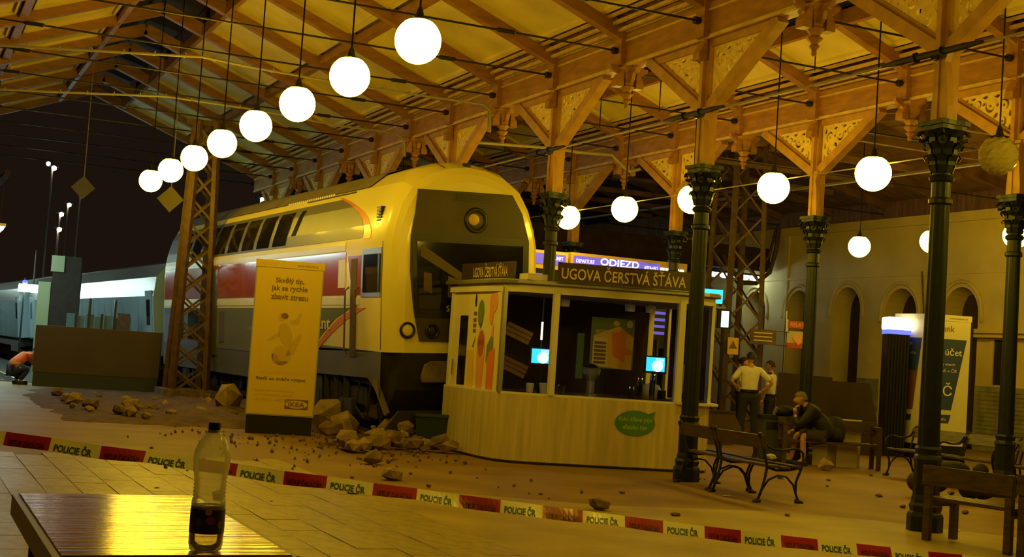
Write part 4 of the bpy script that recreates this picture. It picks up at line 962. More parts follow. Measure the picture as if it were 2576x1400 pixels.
# ------------------------------------------------------------------ poster column (yellow)
def face_T(p, q, z0): return Matrix.Translation((p[0],p[1],z0)) @ plane((0,0,0),(q[0]-p[0],q[1]-p[1],0),(0,0,1))
ic = empty('poster_column',(0,0,0),0,'tall yellow advertising column with a curled-up pale figure print beside the train','advertising column')
A_,B_ = Vector((5.24,21.45,0)),Vector((6.30,21.16,0)); L = (B_-A_).length; TI = face_T(A_,B_,0)
hI = 2.83
def pc_col(root, TI, L, dep, h, side_m, face_m, base_h=.30):
    MB().box((.02,0,-dep+.02),(L-.02,base_h,-.02),TI).build('base','blackp',root)
    bd = MB().box((0,base_h,-dep),(L,h-.12,0),TI).build('casing',side_m,root)
    MB().box((-.01,h-.12,-dep-.01),(L+.01,h,.012),TI).build('header_strip',face_m,root)
    MB().box((.02,base_h+.02,0),(L-.02,h-.13,.008),TI).build('poster_sheet',face_m,root)
pc_col(ic,TI,L,.42,hI,'greyb','ikea')
def it(s_,x,y,w_=None,h_=None,m='brownp',**k): return text(s_,m,ic,TI@Tm((x,y,.010)),w=w_,h=h_,**k)
it('Skvělý tip,',.33,2.44,.46,.115,bold=.02); it('jak se rychle',.27,2.31,.58,.115,bold=.02); it('zbavit stresu',.27,2.19,.60,.10,bold=.02)
it('Stačí se dobře vyspat',.13,.86,.80,.07,bold=.02)
for i,s_ in enumerate(('Stojanový reklamní panel','pro váš dobrý spánek','na všech nádražích')): it(s_,.13,.68-i*.07,.62,.045,m='fleshp')
it('rencar',.06,2.74,.30,.05,m='fleshp'); it('www.reklama.cz',.66,2.74,.34,.05)
fl_ = flat([(.62,.42),(1.0,.42),(1.0,.58),(.62,.58)],'brownp',ic,TI@Tm((0,0,.008)),'logo_field',.002); MB().prism(ellipse(.81,.50,.18,.065),.002,TI@Tm((0,0,.011))).build('logo_oval','ikea',fl_); text('IKEA','brownp',fl_,TI@Tm((.68,.462,.014)),w=.26,h=.075,bold=.02)
FPR = lambda poly,m='fleshp',nm='print_figure',z=.009: flat(poly,m,ic,TI@Tm((0,0,z)),nm,.002)
FPR([(.16,.98),(.98,1.0),(.96,2.08),(.14,2.04)],'yellowp','print_sheet_frame',.0085); FPR([(.18,1.01),(.95,1.03),(.93,2.05),(.16,2.02)],'ikea','print_sheet',.0105)
for pl,m_ in ((ellipse(.55,1.62,.11,.20,18,.3),'fleshp'),(ellipse(.50,1.28,.16,.16),'fleshp'),(ellipse(.47,1.90,.055,.07),'fleshp'),(ellipse(.515,1.925,.06,.05),'brownp'),([(.44,1.66),(.46,1.60),(.30,1.50),(.26,1.53),(.30,1.55)],'fleshp'),
            ([(.60,1.85),(.70,1.88),(.76,2.0),(.80,1.98),(.74,1.80),(.60,1.80)],'fleshp'),([(.62,1.45),(.78,1.66),(.82,1.62),(.70,1.30),(.58,1.28)],'fleshp'),(ellipse(.52,1.14,.13,.06,18,.1),'yellowp'),(ellipse(.42,1.22,.05,.10,14,.5),'yellowp')): FPR(pl,m_,z=.0135)

# bank advertising box, two faces in view
bk = empty('bank_poster_column',(0,0,0),0,'white and blue bank advertising column behind the large right-hand iron column','advertising column')
Pc = Vector((18.95,21.05,0)); Pr = Pc+Vector((.908,-.419,0))*.92; Pl = Pc+Vector((0,1,0))*.92
hB = 2.94
MB().prism([(Pc.x+.02,Pc.y+.02),(Pr.x-.02,Pr.y+.02),((Pr+Pl-Pc).x,(Pr+Pl-Pc).y),(Pl.x+.02,Pl.y)],.30).build('base','blackp',bk)
MB().prism([(Pc.x,Pc.y),(Pr.x,Pr.y),((Pr+Pl-Pc).x,(Pr+Pl-Pc).y),(Pl.x,Pl.y)],hB-.42,Tm((0,0,.30))).build('casing','white',bk)
MB().prism([(Pc.x-.01,Pc.y-.01),(Pr.x+.01,Pr.y-.01),((Pr+Pl-Pc).x,(Pr+Pl-Pc).y),(Pl.x-.01,Pl.y)],.12,Tm((0,0,hB-.12))).build('header_strip','white',bk)
MB().bar((Pr.x+.02,Pr.y,.3),(Pr.x+.02,Pr.y,hB-.12),.05,.05).build('dark_edge','blackp',bk)
SX = Matrix.Diagonal((.92/1.22,1,1,1))
for T_,sd in ((face_T(Pc,Pr,0) @ SX,0),(face_T(Pl,Pc,0) @ SX,1)):
    q = flat([(.10,1.02),(.78,1.02),(1.12,2.45),(.0,2.45)] if sd==0 else [(.05,1.78),(.98,1.78),(1.10,2.45),(.05,2.45)],'bankblue',bk,T_,'blue_field',.006)
    flat([(.10,.75),(.72,.75),(.78,.92),(.10,.92)] if sd==0 else [(.05,.76),(.80,.76),(.82,.88),(.05,.88)],'bankblue',bk,T_,'blue_strip',.006)
    if sd == 1: 
        w_ = flat([(.05,.98),(.86,.98),(.98,1.78),(.05,1.78)],'bankbrown',bk,T_,'photo_field',.006)
        for pl in (ellipse(.5,1.50,.05,.07,10,.5),ellipse(.78,1.55,.03,.03),ellipse(.80,1.33,.03,.03),[(.1,1.2),(.35,1.35),(.6,1.2),(.5,1.15),(.3,1.2)]): flat(pl,'fleshp' if len(pl)<11 else 'tgrey',w_,T_@Tm((0,0,.006)),'photo_detail',.003)
        text('Běžný účet','whitem',q,T_@Tm((.15,2.28,.008)),w=.6,h=.10); text('za vedení účtu','whitem',q,T_@Tm((.15,2.12,.008)),w=.75,h=.06); text('0Kč','whitem',q,T_@Tm((.12,1.86,.008)),w=.42,h=.22,bold=.01); text('bank','brownp',bk,T_@Tm((.3,2.62,.004)),w=.4,h=.11)
        for i in range(4): text('info o účtu zdarma','fleshp',bk,T_@Tm((.12,.66-i*.09,.004)),w=.45,h=.035)
    else:
        text('nový účet','whitem',q,T_@Tm((.02,2.08,.008)),w=.98,h=.19,bold=.005); text('výběry ze všech','whitem',q,T_@Tm((.05,1.90,.008)),w=.78,h=.07); text('bankomatů v ČR','whitem',q,T_@Tm((.05,1.78,.008)),w=.84,h=.08); text('0KČ','whitem',q,T_@Tm((.08,1.30,.008)),w=.70,h=.27,bold=.004)
        text('bank','brownp',bk,T_@Tm((.36,2.60,.004)),w=.42,h=.13); text('více info','whitem',bk,T_@Tm((.20,.80,.010)),w=.45,h=.06); text('www.reklama.cz','brownp',bk,T_@Tm((.62,hB-.08,.014)),w=.5,h=.035)
        flat([(.18,.48),(.72,.48),(.72,.60),(.18,.60)],'fleshp',bk,T_,'grey_patch',.005)
# lit pillar
lp = empty('lit_pillar',(18.62,21.45,0),math.radians(-25),'dark ribbed pillar with a glowing white and blue head left of the bank poster','pillar')
rb = MB(); rb.box((-.22,0,0),(.22,.44,2.50))
for i in range(7): rb.box((-.21+i*.064,-.03,.05),(-.18+i*.064,0,2.48))
rb.build('ribbed_shaft','blackp',lp); MB().box((-.25,-.04,2.58),(.25,.46,2.84)).build('lit_head','signlit',lp,bevel=.03); MB().box((-.235,-.03,2.49),(.235,.45,2.58)).build('blue_collar','signblue',lp)

# ------------------------------------------------------------------ lattice masts
def lattice(name,label,x,y,z1,w0,w1,zx,dep=None,m='rust',leg=.10,fp=1.0,top=True):
    r = empty(name,(x,y,0),0,label,'mast'); d0 = dep or w0
    lg = []
    def c_(s1,s2,z): t = z/z1; w_ = w0+(w1-w0)*t; return (s1*w_/2, s2*w_/2*(d0/w0), z)
    for s1 in (-1,1):
        for s2 in (-1,1): MB().bar(c_(s1,s2,-.3),c_(s1,s2,z1),leg,leg*.7).build('leg',m,r)
    zs = [0.2+zx*k for k in range(int((z1-.2)/zx)+1)]
    for k,(za,zb) in enumerate(zip(zs,zs[1:])):
        for s2 in (-1,1):
            b = MB(); b.bar(c_(-1,s2,za),c_(1,s2,zb),.02,.05); b.bar(c_(1,s2,za),c_(-1,s2,zb),.02,.05); b.build('cross_brace',m,r)
        for s1 in (-1,1):
            b = MB(); b.bar(c_(s1,-1,za),c_(s1,1,zb),.02,.05); b.build('side_brace',m,r)
    MB().box((-w0/2-.2,-d0/2-.2,-.02),(w0/2+.2,d0/2+.2,.28)).build('footing','stone2',r)
    if top: MB().bar((-w1/2-.25,0,z1),(w1/2+.25,0,z1),.12,.12).build('crossarm',m,r)
    return r
m1 = lattice('lattice_mast','rusty lattice catenary mast at left in front of the carriages',6.05,30.5,6.35,.78,.42,.55,leg=.15,dep=.7)
m2 = lattice('lattice_mast','tall brown lattice mast behind the policemen',18.45,27.2,9.5,1.05,.72,.85,leg=.14)
for (x,y,z,q,l) in ((5.58,31.68,4.64,.62,'square yellow signal plate on its corner beside the smallest globe lamp'),(3.87,33.995,4.92,.58,'tilted yellowish plate hanging far left near the distant lights')):
    t = empty('signal_plate',(x,y,z),math.radians(-20),l,'sign'); a = q/2
    MB().prism([(-a,0),(0,-a),(a,0),(0,a)],.03,plane((0,0,0),(1,0,0),(0,0,1))).build('plate','dimplate',t); MB().tube([(0,0,a*.9),(0,0,3.75)],.012,5).build('hanger','cable',t)
ws2 = empty('warning_sign',(18.05,26.55,2.1),math.radians(-22),'yellow high-voltage warning plate on the brown lattice mast','sign'); MB().box((-.13,0,-.20),(.13,.02,.20)).build('plate','yellowp',ws2); MB().prism([(-.10,0),(.10,0),(0,.19)],.004,Matrix.Translation((0,-.002,-.06)) @ plane((0,0,0),(1,0,0),(0,0,1))).build('triangle','brownp',ws2)
# shop signs on the wall
rs = empty('hanging_shop_sign',(19.45,26.0,2.62),math.radians(-22),'red hanging shop sign with lettering left of the distant column','sign'); MB().box((-.22,0,0),(.22,.08,.17)).build('panel','redsign',rs); text('RELAY','salmon',rs,Matrix.Translation((-.15,-.004,.045)) @ plane((0,0,0),(1,0,0),(0,0,1)),w=.34,h=.09,bold=.02); MB().tube([(-.25,.04,-1.2),(-.25,.04,.4)],.025,6).box((-.26,.0,-.1),(-.2,.06,.2)).build('bracket_pole','steel',rs)
ps = empty('ice_cream_sign',(19.45,26.0,2.15),math.radians(-22),'red ice-cream sign with a heart shape under the shop sign','sign'); MB().box((-.22,0,0),(.22,.08,.40)).build('panel','card',ps); MB().box((-.22,-.01,0),(.22,.0,.12)).build('red_strip','redsign',ps)
hp = [( .10*math.sin(t)**3*1.0, .008*(13*math.cos(t)-5*math.cos(2*t)-2*math.cos(3*t)-math.cos(4*t))) for t in [2*PI*k/24 for k in range(24)]]
MB().prism([(x*1.35+.06,z+.20) for x,z in hp][::-1],.01,plane((0,-.01,0),(1,0,0),(0,0,1))).build('heart_emblem','salmon',ps); MB().tube([(-.25,.04,-2.15),(-.25,.04,.5)],.025,6).build('pole','steel',ps)
bs2 = empty('brown_notice_board',(18.65,26.2,2.18),math.radians(-22),'brown notice board hanging above the policemen','sign'); MB().box((-.31,0,0),(.31,.04,.36)).build('board','rust',bs2); MB().box((.31,.01,.0),(.62,.03,.015)).box((.31,.01,.33),(.62,.03,.345)).build('arm','blackiron',bs2)
for i in range(3): MB().box((-.22,-.004,.08+i*.09),(.22,0,.11+i*.09)).build('notice_row','letter',bs2)
# dark canopy over the side entrance with fluorescent row
ca = empty('side_canopy',(0,0,0),0,'dark canopy with curved bracket over the platform beyond the lattice mast','canopy')
c = MB(); c.box((14.5,33.5,4.75),(23.6,44,4.95)); c.build('deck','farwall',ca)
for i in range(9): MB().bar((15+i,33.5,4.68),(15+i,44,4.68),.12,.16).build('joist','brownboard',ca)
MB().box((14.4,33.3,4.55),(23.8,33.5,5.25)).build('fascia','farwall',ca)
cb = MB(); cb.tube([(23.8,32.95,6.0),(23.75,32.95,5.2),(23.55,32.95,4.5),(23.1,32.95,4.15),(22.6,32.95,4.12),(22.2,32.95,4.45),(21.9,33.0,4.9)],.07,8); cb.tube([(23.7,32.95,5.8),(23.5,32.95,5.0),(23.2,32.95,4.6)],.04,6); cb.build('curved_bracket','rust',ca,smooth=True)
for i in range(5):
    t = empty('canopy_tube_light',(22.30+.36*i,34.0+.0*i,4.40),0,'bright white tube lamp, %s of five under the dark canopy'%['leftmost','second from left','middle','fourth from left','rightmost'][i],'lamp'); MB().box((-.16,-.1,.04),(.16,.1,.1)).build('housing','blackp',t); MB().lathe([(.03,-.15),(.09,-.11),(.105,0),(.09,.11),(.03,.15)],12,Matrix.Rotation(PI/2,4,'Y') @ Tm((0,0,0))).build('tube','tube2',t,smooth=True)
# dark wing closing the hall far behind, with pale pointed windows
wf = tag(MB().box((11.5,46,-.3),(45,46.6,9.5)).build('wall_far','farwall'),kind='structure')
for i in range(7):
    x = 22.0+i*1.9; MB().prism([(-.22,0),(.22,0),(.22,.7),(0,1.15),(-.22,.7)],.06,Matrix.Translation((x,45.98,5.9)) @ plane((0,0,0),(1,0,0),(0,0,1))).build('pointed_window','farwin',wf)
MB().box((11.5,45.7,4.95),(45,46,5.15)).build('eaves_band','palegreen',wf)

# ------------------------------------------------------------------ far left: night yard
def pole(x,y,h,lab,double=False):
    t = empty('yard_light',(x,y,-.3),0,lab,'lamp post'); MB().tube([(0,0,0),(0,0,h)],[.09,.05],6).build('pole','cable',t); MB().box((-.35,-.1,h-.05),(.35,.1,h+.05)).build('head','blackp',t); 
    MB().lathe([(.02,-.14),(.13,-.07),(.13,.07),(.02,.14)],10,Tm((.08,-.1,h-.1))).build('lamp','farlamp',t,smooth=True)
    if double: MB().lathe([(.02,-.12),(.11,-.07),(.11,.07),(.02,.12)],10,Tm((-.25,-.1,h+.12))).build('lamp','farlamp',t,smooth=True)
pole(7.33,80,10.8,'tallest yard lamp post with a bright yellow double head at far left',True); pole(9.7,93,9.9,'thin yard lamp post, lamp just left of the hanging plate'); pole(8.45,85,8.6,'yard lamp post with a bluish lamp below the tallest lamp'); pole(8.3,84,7.6,'lower yard lamp close beneath the bluish one'); pole(9.2,82,10.0,'yard lamp shining under the tilted plate'); pole(22.4,92,11.6,'single white yard lamp seen above the train roof')
gp = empty('platform_pillar',(4.22,39.0,-.3),math.radians(-10),'pale green pillar with yellow and black bands beside the far carriages','pillar')
MB().box((-.75,0,0),(-.42,.5,3.0)).build('pale_side','palegreen',gp); MB().box((-.40,0,0),(.35,.6,3.75)).build('dark_housing','tunder',gp); MB().box((-.45,-.05,3.3),(-.1,.0,3.75)).build('pale_cap','palegreen',gp)
for i,z in enumerate((.9,1.35)): MB().box((-.42,-.03,z),(.33,.0,z+.16)).build('yellow_band','yelstripe',gp)
pt = empty('platform_lamp_bar',(4.30,50,2.72),0,'blazing white horizontal lamp bar at far left','lamp'); MB().tube([(-.50,0,0),(.50,0,0)],.12,10).build('tube','tube',pt); MB().box((-.5,.0,.13),(.5,.12,.17)).build('housing','steel',pt); MB().tube([(0,.1,.2),(0,.1,1.4)],.03,5).build('hanger','blackiron',pt)
for (x,y,z,m_,l) in ((2.6,46,2.75,'redlamp','red signal light at the left picture edge'),(4.0,50,2.95,'bluelamp','small blue signal light at far left')):
    t = empty('signal_light',(x,y,z),0,l,'signal'); MB().lathe([(.02,-.08),(.08,-.05),(.09,0),(.08,.05),(.02,.08)],12).build('lens',m_,t,smooth=True); MB().tube([(0,0.1,-3.0),(0,0.1,.15)],.03,6).build('post','blackiron',t)
fs = empty('yard_fence',(0,0,0),0,'pale blue sheet fence with dark posts before the far carriages','fence')
for i in range(7):
    x = 4.10+i*.24; MB().box((x,37.2,-.3),(x+.22,37.24,1.86-.05*(i%2))).build('sheet','bluefence',fs)
for i in range(5): x = 4.30+i*.33; MB().box((x,37.1,-.3),(x+.06,37.16,2.3 if i%2 else 1.9)).build('post','blackp',fs)
MB().box((5.38,37.0,-.3),(5.70,37.05,1.95)).build('brown_panel','rust',fs)
# olive barrier box
ob = empty('olive_barrier',(0,0,0),0,'large olive-brown rectangular barrier board at left in front of the mast','barrier')
TO = face_T((3.12,34.7),(6.05,34.0),0)
MB().box((0,.34,-.35),(3.01,1.50,0),TO).build('panel','greenpanel',ob,bevel=.01); MB().box((0.02,0,-.33),(2.99,.34,-.01),TO).build('base','greenbase',ob)

# ------------------------------------------------------------------ rubble
def rk(u_name,label,x,y,sz,seed,m='stone',group=None,z=0,cat='rubble'):
    o = rock('rubble_chunk',m,(x,y,z),sz,seed); return tag(o,label,cat,group)
rk('b','big flat slab of broken concrete right of the yellow poster column',6.78,21.0,(1.15,.7,.55),1)
rk('b','rough boulder behind the big slab, against the poster column',6.85,22.05,(.8,.6,.75),2)
rk('b','tall jagged block leaning at the left of the poster column',5.9,25.6,(.95,.5,.85),3)
rk('b','pale block under the train front beside the green bin',7.50,20.3,(.62,.5,.62),4,'stone')
rk('b','upper wedge of concrete resting by the green bin',7.22,20.0,(.6,.45,.5),5,'stone2')
rk('b','low flat boulder at the left end of the debris field',3.25,27.0,(.55,.4,.30),6)
rk('b','small block on the ground in front of the seated man, beside the bench',14.02,17.75,(.42,.32,.26),7,'stone')
rk('b','dark stone just beyond the bottle, beside the police tape',2.88,12.55,(.22,.15,.13),8,'tgrey')
rk('b','round dark stone touching the lower edge of the tape',4.42,13.2,(.22,.16,.10),9,'tgrey')
rk('b','brown stone in front of the rubble heap',5.80,16.6,(.36,.3,.22),10,'stone2')
rk('b','pale broken stone below the rubble heap, above the tape',5.36,14.7,(.34,.26,.20),11,'stone')
rk('b','dark stone beside the tape below the kiosk counter',6.75,12.2,(.28,.22,.16),12,'stone2')
rnd = random.Random(21)
for i in range(46):
    a = rnd.random(); x = 6.0+rnd.random()*2.0; y = 18.6+rnd.random()*2.0-.55*abs(x-7.0); s_ = .10+.30*rnd.random()**1.6
    if x > 7.75: continue
    lab = '%s %s concrete lump, %s %s of the heap before the train'%('small' if s_ < .17 else ('fist-sized' if s_ < .25 else 'large'),'dark' if (i%5)>2 else 'pale',('left' if x < 6.6 else ('middle' if x < 7.2 else 'right')),('front' if y < 19.2 else ('centre' if y < 20 else 'rear')))
    rk('p',lab,x,y,(s_*1.3,s_,s_*.75),100+i,'stone' if (i%5)<=2 else 'stone2','concrete lumps heaped before the train',z=.02+.30*max(0,1-abs(y-20.4)/1.8)*rnd.random())
for i in range(40):
    x = 3.0+rnd.random()*4.0; y = 23.0+rnd.random()*7.5; s_ = .10+.22*rnd.random()**1.5
    lab = '%s %s stone, %s %s part of the earth strip left of the poster'%('tiny' if s_ < .14 else ('small' if s_ < .2 else 'larger'),'dark' if (i%5)>2 else 'pale',('left' if x < 4.4 else ('middle' if x < 5.7 else 'right')),('near' if y < 25.5 else ('central' if y < 28 else 'far')))
    rk('q',lab,x,y,(s_*1.4,s_,s_*.8),200+i,'stone' if (i%5)<=2 else 'stone2','stones scattered behind the poster column',z=.05)
for i in range(34):
    x = 2+rnd.random()*11.0; y = 10.5+rnd.random()*8.0; 
    if (x>7.7 and y>16.0) or (x>9 and y<15): continue
    s_ = .035+.07*rnd.random()**2
    rk('r','tiny stone chip lying on the open concourse floor',x,y,(s_*1.4,s_,s_*.6),300+i,'stone2','stone chips on the open floor')
for i in range(16):
    x = 11+rnd.random()*4.5; y = 11+rnd.random()*6.0; s_ = .04+.07*rnd.random()
    rk('r','tiny stone chip lying among the benches',x,y,(s_*1.4,s_,s_*.6),400+i,'stone2','stone chips among the benches')
d = MB(); rnd = random.Random(77)
for i in range(420):
    x = rnd.gauss(6.7,1.5); y = rnd.gauss(20.5,2.6)
    if x > 7.6 and y < 20: continue
    if 5.0 < x < 6.5 and 20.9 < y < 22.2: continue
    s_ = .012+.03*rnd.random(); T = Tm((x,y,s_*.4+.01),rnd.random()*3,rnd.random()*3,rnd.random()*3)
    d.add([(s_,0,0),(-s_,0,0),(0,s_,0),(0,-s_,0),(0,0,s_*.7),(0,0,-s_*.7)],[(0,2,4),(2,1,4),(1,3,4),(3,0,4),(2,0,5),(1,2,5),(3,1,5),(0,3,5)],T)
tag(d.build('grit','stone2'),'fine grit and gravel strewn before the train','gravel',kind='stuff')
for (x,y,z,s_,l) in ((9.86,13.55,.47,.12,'crumpled paper bag lying on the bench seat before the column'),(9.35,13.7,0,.08,'white paper scrap under the scroll bench'),(10.35,10.9,0,.10,'thin white paper sheet under the near plank bench')):
    b = MB(); rnd2 = random.Random(int(x*100))
    o = rock('paper_scrap','paper',(x,y,z),(s_*1.6,s_*1.2,s_*(.9 if z else .25)),int(x*77)); tag(o,l,'paper')
# green bin by the kiosk
bn_ = empty('green_bin',(7.74,19.55,0),math.radians(-20),'dark green plastic bin standing at the kiosk back corner by the rubble','bin'); MB().prism([(-.2,-.2),(.2,-.2),(.2,.2),(-.2,.2)],.02).build('bottom','bin',bn_)
b = MB(); b.add([(-.19,-.19,0),(.19,-.19,0),(.19,.19,0),(-.19,.19,0),(-.27,-.27,.52),(.27,-.27,.52),(.27,.27,.52),(-.27,.27,.52)],[(0,1,5,4),(1,2,6,5),(2,3,7,6),(3,0,4,7)]); b.box((-.29,-.29,.50),(.29,-.25,.55)); b.box((-.29,.25,.50),(.29,.29,.55)); b.box((-.29,-.29,.5),(-.25,.29,.55)); b.box((.25,-.29,.5),(.29,.29,.55)); b.build('tub','bin',bn_)

# ------------------------------------------------------------------ benches
def scroll_bench(label, p, dirv, face, L, nfr=2, group='iron scroll benches'):
    """p: ground point of the back foot at one end; dirv along the bench; face: seat direction"""
    r = empty('park_bench',(p[0],p[1],0),math.atan2(dirv[1],dirv[0]),label,'bench',group)
    dv = Vector((dirv[0],dirv[1])).normalized(); fv = Vector((face[0],face[1])); s_ = 1 if (dv.x*fv.y-dv.y*fv.x) > 0 else -1
    for i in range(nfr):
        x = L*i/(nfr-1) if nfr > 1 else 0
        b = MB(); Q = lambda a,z: (x, s_*a, z)
        b.tube([Q(-.10,.80),Q(-.06,.70),Q(0,.50),Q(.02,.42),Q(.0,.30),Q(-.04,.15),Q(-.10,0.0)],.017,6)
        b.tube([Q(.02,.42),Q(.15,.385),Q(.32,.39),Q(.46,.42),Q(.50,.40)],.017,6)
        b.tube([Q(.50,0),Q(.44,.12),Q(.44,.25),Q(.50,.40),Q(.53,.50),Q(.52,.60),Q(.46,.645),Q(.38,.65),Q(.25,.625),Q(.12,.63),Q(.02,.66),Q(-.04,.74)],.015,6)
        b.tube([Q(-.03,.16),Q(.05,.27),Q(.18,.325),Q(.30,.31),Q(.40,.22),Q(.44,.12)],.013,6)
        b.tube([Q(-.14,.0),Q(-.06,.03)],.03,6); b.tube([Q(.45,.03),Q(.54,.0)],.03,6)
        b.tube([Q(-.11,.82),Q(-.09,.78)],.028,6)
        b.build('iron_frame','blackiron',r,smooth=True)
    for k,(a,z,w_) in enumerate(((.10,.415,.13),(.25,.405,.13),(.40,.420,.13))): MB().box((-.06,s_*a-w_/2,z),(L+.06,s_*a+w_/2,z+.03)).build('seat_plank','benchwood',r)
    MB().add([(-.06,s_*-.02,.64),(L+.06,s_*-.02,.64),(L+.06,s_*-.08,.80),(-.06,s_*-.08,.80),(-.06,s_*-.05,.635),(L+.06,s_*-.05,.635),(L+.06,s_*-.11,.795),(-.06,s_*-.11,.795)],[(0,1,2,3),(7,6,5,4),(0,4,5,1),(1,5,6,2),(2,6,7,3),(3,7,4,0)]).build('back_plank','benchwood',r)
    return r
fA = Vector((.93,-.37))
scroll_bench('dark scroll-arm bench with paper bag, nearer of the pair beside the kiosk column',(9.50,13.15),(.04,1.0),(1,-.2),1.02)
scroll_bench('dark scroll-arm bench, farther of the pair, its end hidden by the kiosk column',(9.62,14.36),(.10,1.0),(1,-.2),.90)
scroll_bench('dark scroll-arm bench left of the big right column, bags lying by it',(15.25,17.15),(0,-1.0),(-1,0),1.15)
scroll_bench('dark scroll-arm bench continuing to the right of the big column',(15.25,15.95),(0,-1.0),(-1,0),1.15)
scroll_bench('scroll-arm bench at the rightmost column, mostly cut by the picture edge',(14.95,14.6),(.12,-1.0),(-1,0),1.15)
# plank benches with straight legs
def plank_bench(label,p,dirv,face,L,hb=.78,arms=False):
    r = empty('plank_bench',(p[0],p[1],0),math.atan2(dirv[1],dirv[0]),label,'bench'); dv = Vector((dirv[0],dirv[1])).normalized(); s_ = 1 if (dv.x*face[1]-dv.y*face[0]) > 0 else -1
    for x in (0,L):
        b = MB(); b.box((x-.035,-.03,0),(x+.035,.03,hb)); b.build('back_leg','benchwood',r)
        MB().box((x-.035,s_*.42-.03,0),(x+.035,s_*.42+.03,hb-.1 if arms else .40)).build('front_leg','benchwood',r)
        MB().box((x-.03,min(0,s_*.42),.34),(x+.03,max(0,s_*.42),.40)).build('side_rail','benchwood',r)
        if arms: MB().box((x-.035,min(-.03,s_*.45),hb-.12),(x+.035,max(-.03,s_*.45),hb-.07)).build('arm_rest','benchwood',r)
    for a in (.08,.22,.36): MB().box((-.05,s_*a-.06,.40),(L+.05,s_*a+.06,.435)).build('seat_plank','benchwood',r)
    MB().box((-.05,-.045,hb-.19),(L+.05,-.015,hb)).build('back_plank','benchwood',r); 
    return r
plank_bench('near dark plank bench seen from behind at the lower right edge',(9.34,10.22),(.19,-.99),(1,0),.90,.74)
plank_bench('second plank bench cut by the lower right corner',(9.54,9.2),(.19,-.99),(1,0),1.0,.76)
plank_bench('dark plank bench with straight armrest frame on which the man sits',(13.95,18.95),(.908,-.416),(-.416,-.908),1.60,.80,True)
# backpack, cartons, bags
bp_ = empty('backpack',(14.68,18.42,.435),math.radians(-20),'black backpack standing on the bench behind the seated man','backpack')
def blob(prof,n,T,sx,sy): 
    b = MB(); b.lathe(prof,n,T @ Matrix.Diagonal((sx,sy,1,1))); return b
blob([(.14,0),(.17,.08),(.18,.22),(.15,.36),(.08,.42),(.02,.43)],14,Tm((0,0,0)),1.15,.75).build('sack','jacket',bp_,smooth=True); blob([(.09,0),(.11,.06),(.10,.17),(.03,.20)],12,Tm((0,-.11,.04)),1.1,.6).build('front_pocket','navy',bp_,smooth=True); MB().tube([(-.05,0,.40),(-.03,0,.48),(.03,0,.48),(.05,0,.40)],.012,6).build('grab_handle','navy',bp_); MB().tube([(-.10,-.12,.30),(-.09,-.125,.30)],.012,6).build('buckle','steel',bp_)
for (x,y,w_,h_,l) in ((14.98,18.42,.36,.38,'white board standing under the plank bench at right'),(14.55,18.60,.26,.38,'white board leaning under the plank bench below the man')):
    t = empty('white_board',(x,y,0),math.radians(-24),l,'board'); MB().box((-w_/2,0,0),(w_/2,.03,h_)).build('sheet','card',t); MB().box((-w_/2,-.01,h_-.03),(w_/2,.0,h_)).build('folded_edge','white',t)
t = empty('white_board',(15.12,18.55,.60),math.radians(-24),'pale board propped behind the bench back, beside the backpack','board'); MB().box((-.36,0,-.6),(.20,.03,.22)).build('sheet','card',t); MB().box((-.36,-.01,.18),(.20,.0,.22)).build('folded_edge','white',t)
wb = empty('waste_bin',(14.08,19.35,0),math.radians(-24),'square dark green waste bin left of the seated man with a bag on top','bin'); MB().box((-.22,-.2,.04),(.22,.2,.78)).build('body','greenbase',wb,bevel=.015); MB().box((-.20,-.18,0),(.20,.18,.04)).build('foot','blackp',wb); MB().box((-.24,-.22,.74),(.24,.22,.80)).build('rim','iron',wb); MB().box((-.16,-.205,.55),(.16,-.19,.68)).build('mouth','blackp',wb)
bg2 = empty('dark_bag',(14.2,19.2,.80),0,'black bag lying on top of the waste bin','bag'); blob([(.10,0),(.17,.03),(.19,.09),(.13,.16),(.03,.18)],12,Tm((0,0,0)),1.3,.8).build('bag_body','jacket',bg2,smooth=True); MB().tube([(-.26,-.06,.02),(-.22,-.1,.14)],.035,6).build('grey_bottle','tgrey',bg2)
for i,(x,y,rz,l) in enumerate(((17.35,21.8,-24,'dark brown hoarding panel right of the distant column'),(16.17,21.3,-24,'dark brown hoarding panel behind the waste bin'))):
    t = empty('hoarding_panel',(x,y,0),math.radians(rz),l,'hoarding')
    if i == 0: MB().prism([(-.80,0),(1.02,0),(.68,1.45),(-.80,1.45)],.06,plane((0,0,0),(1,0,0),(0,0,1))).build('panel','brownboard',t)
    else: MB().prism([(-.50,0),(.55,0),(.55,1.52),(-.50,1.55)],.06,plane((0,0,0),(1,0,0),(0,0,1))).build('panel','brownboard',t)
    for x_ in (-.45,.5): MB().bar((x_,.10,0),(x_,.10,1.3),.06,.06).build('batten','blackp',t)
pl = MB(); t = empty('planter_box',(15.3,23.2,0),math.radians(-22),'dark angular planter box right behind the kiosk shelf','planter'); MB().prism([(-.65,0),(.45,0),(.62,.35),(.45,.66),(-.30,.66),(-.65,.40)],.5,Matrix.Translation((0,.25,0)) @ plane((0,0,0),(1,0,0),(0,0,1))).build('box','greenpanel',t); MB().box((-.3,-.26,.64),(.46,.26,.69)).build('rim','brownboard',t)
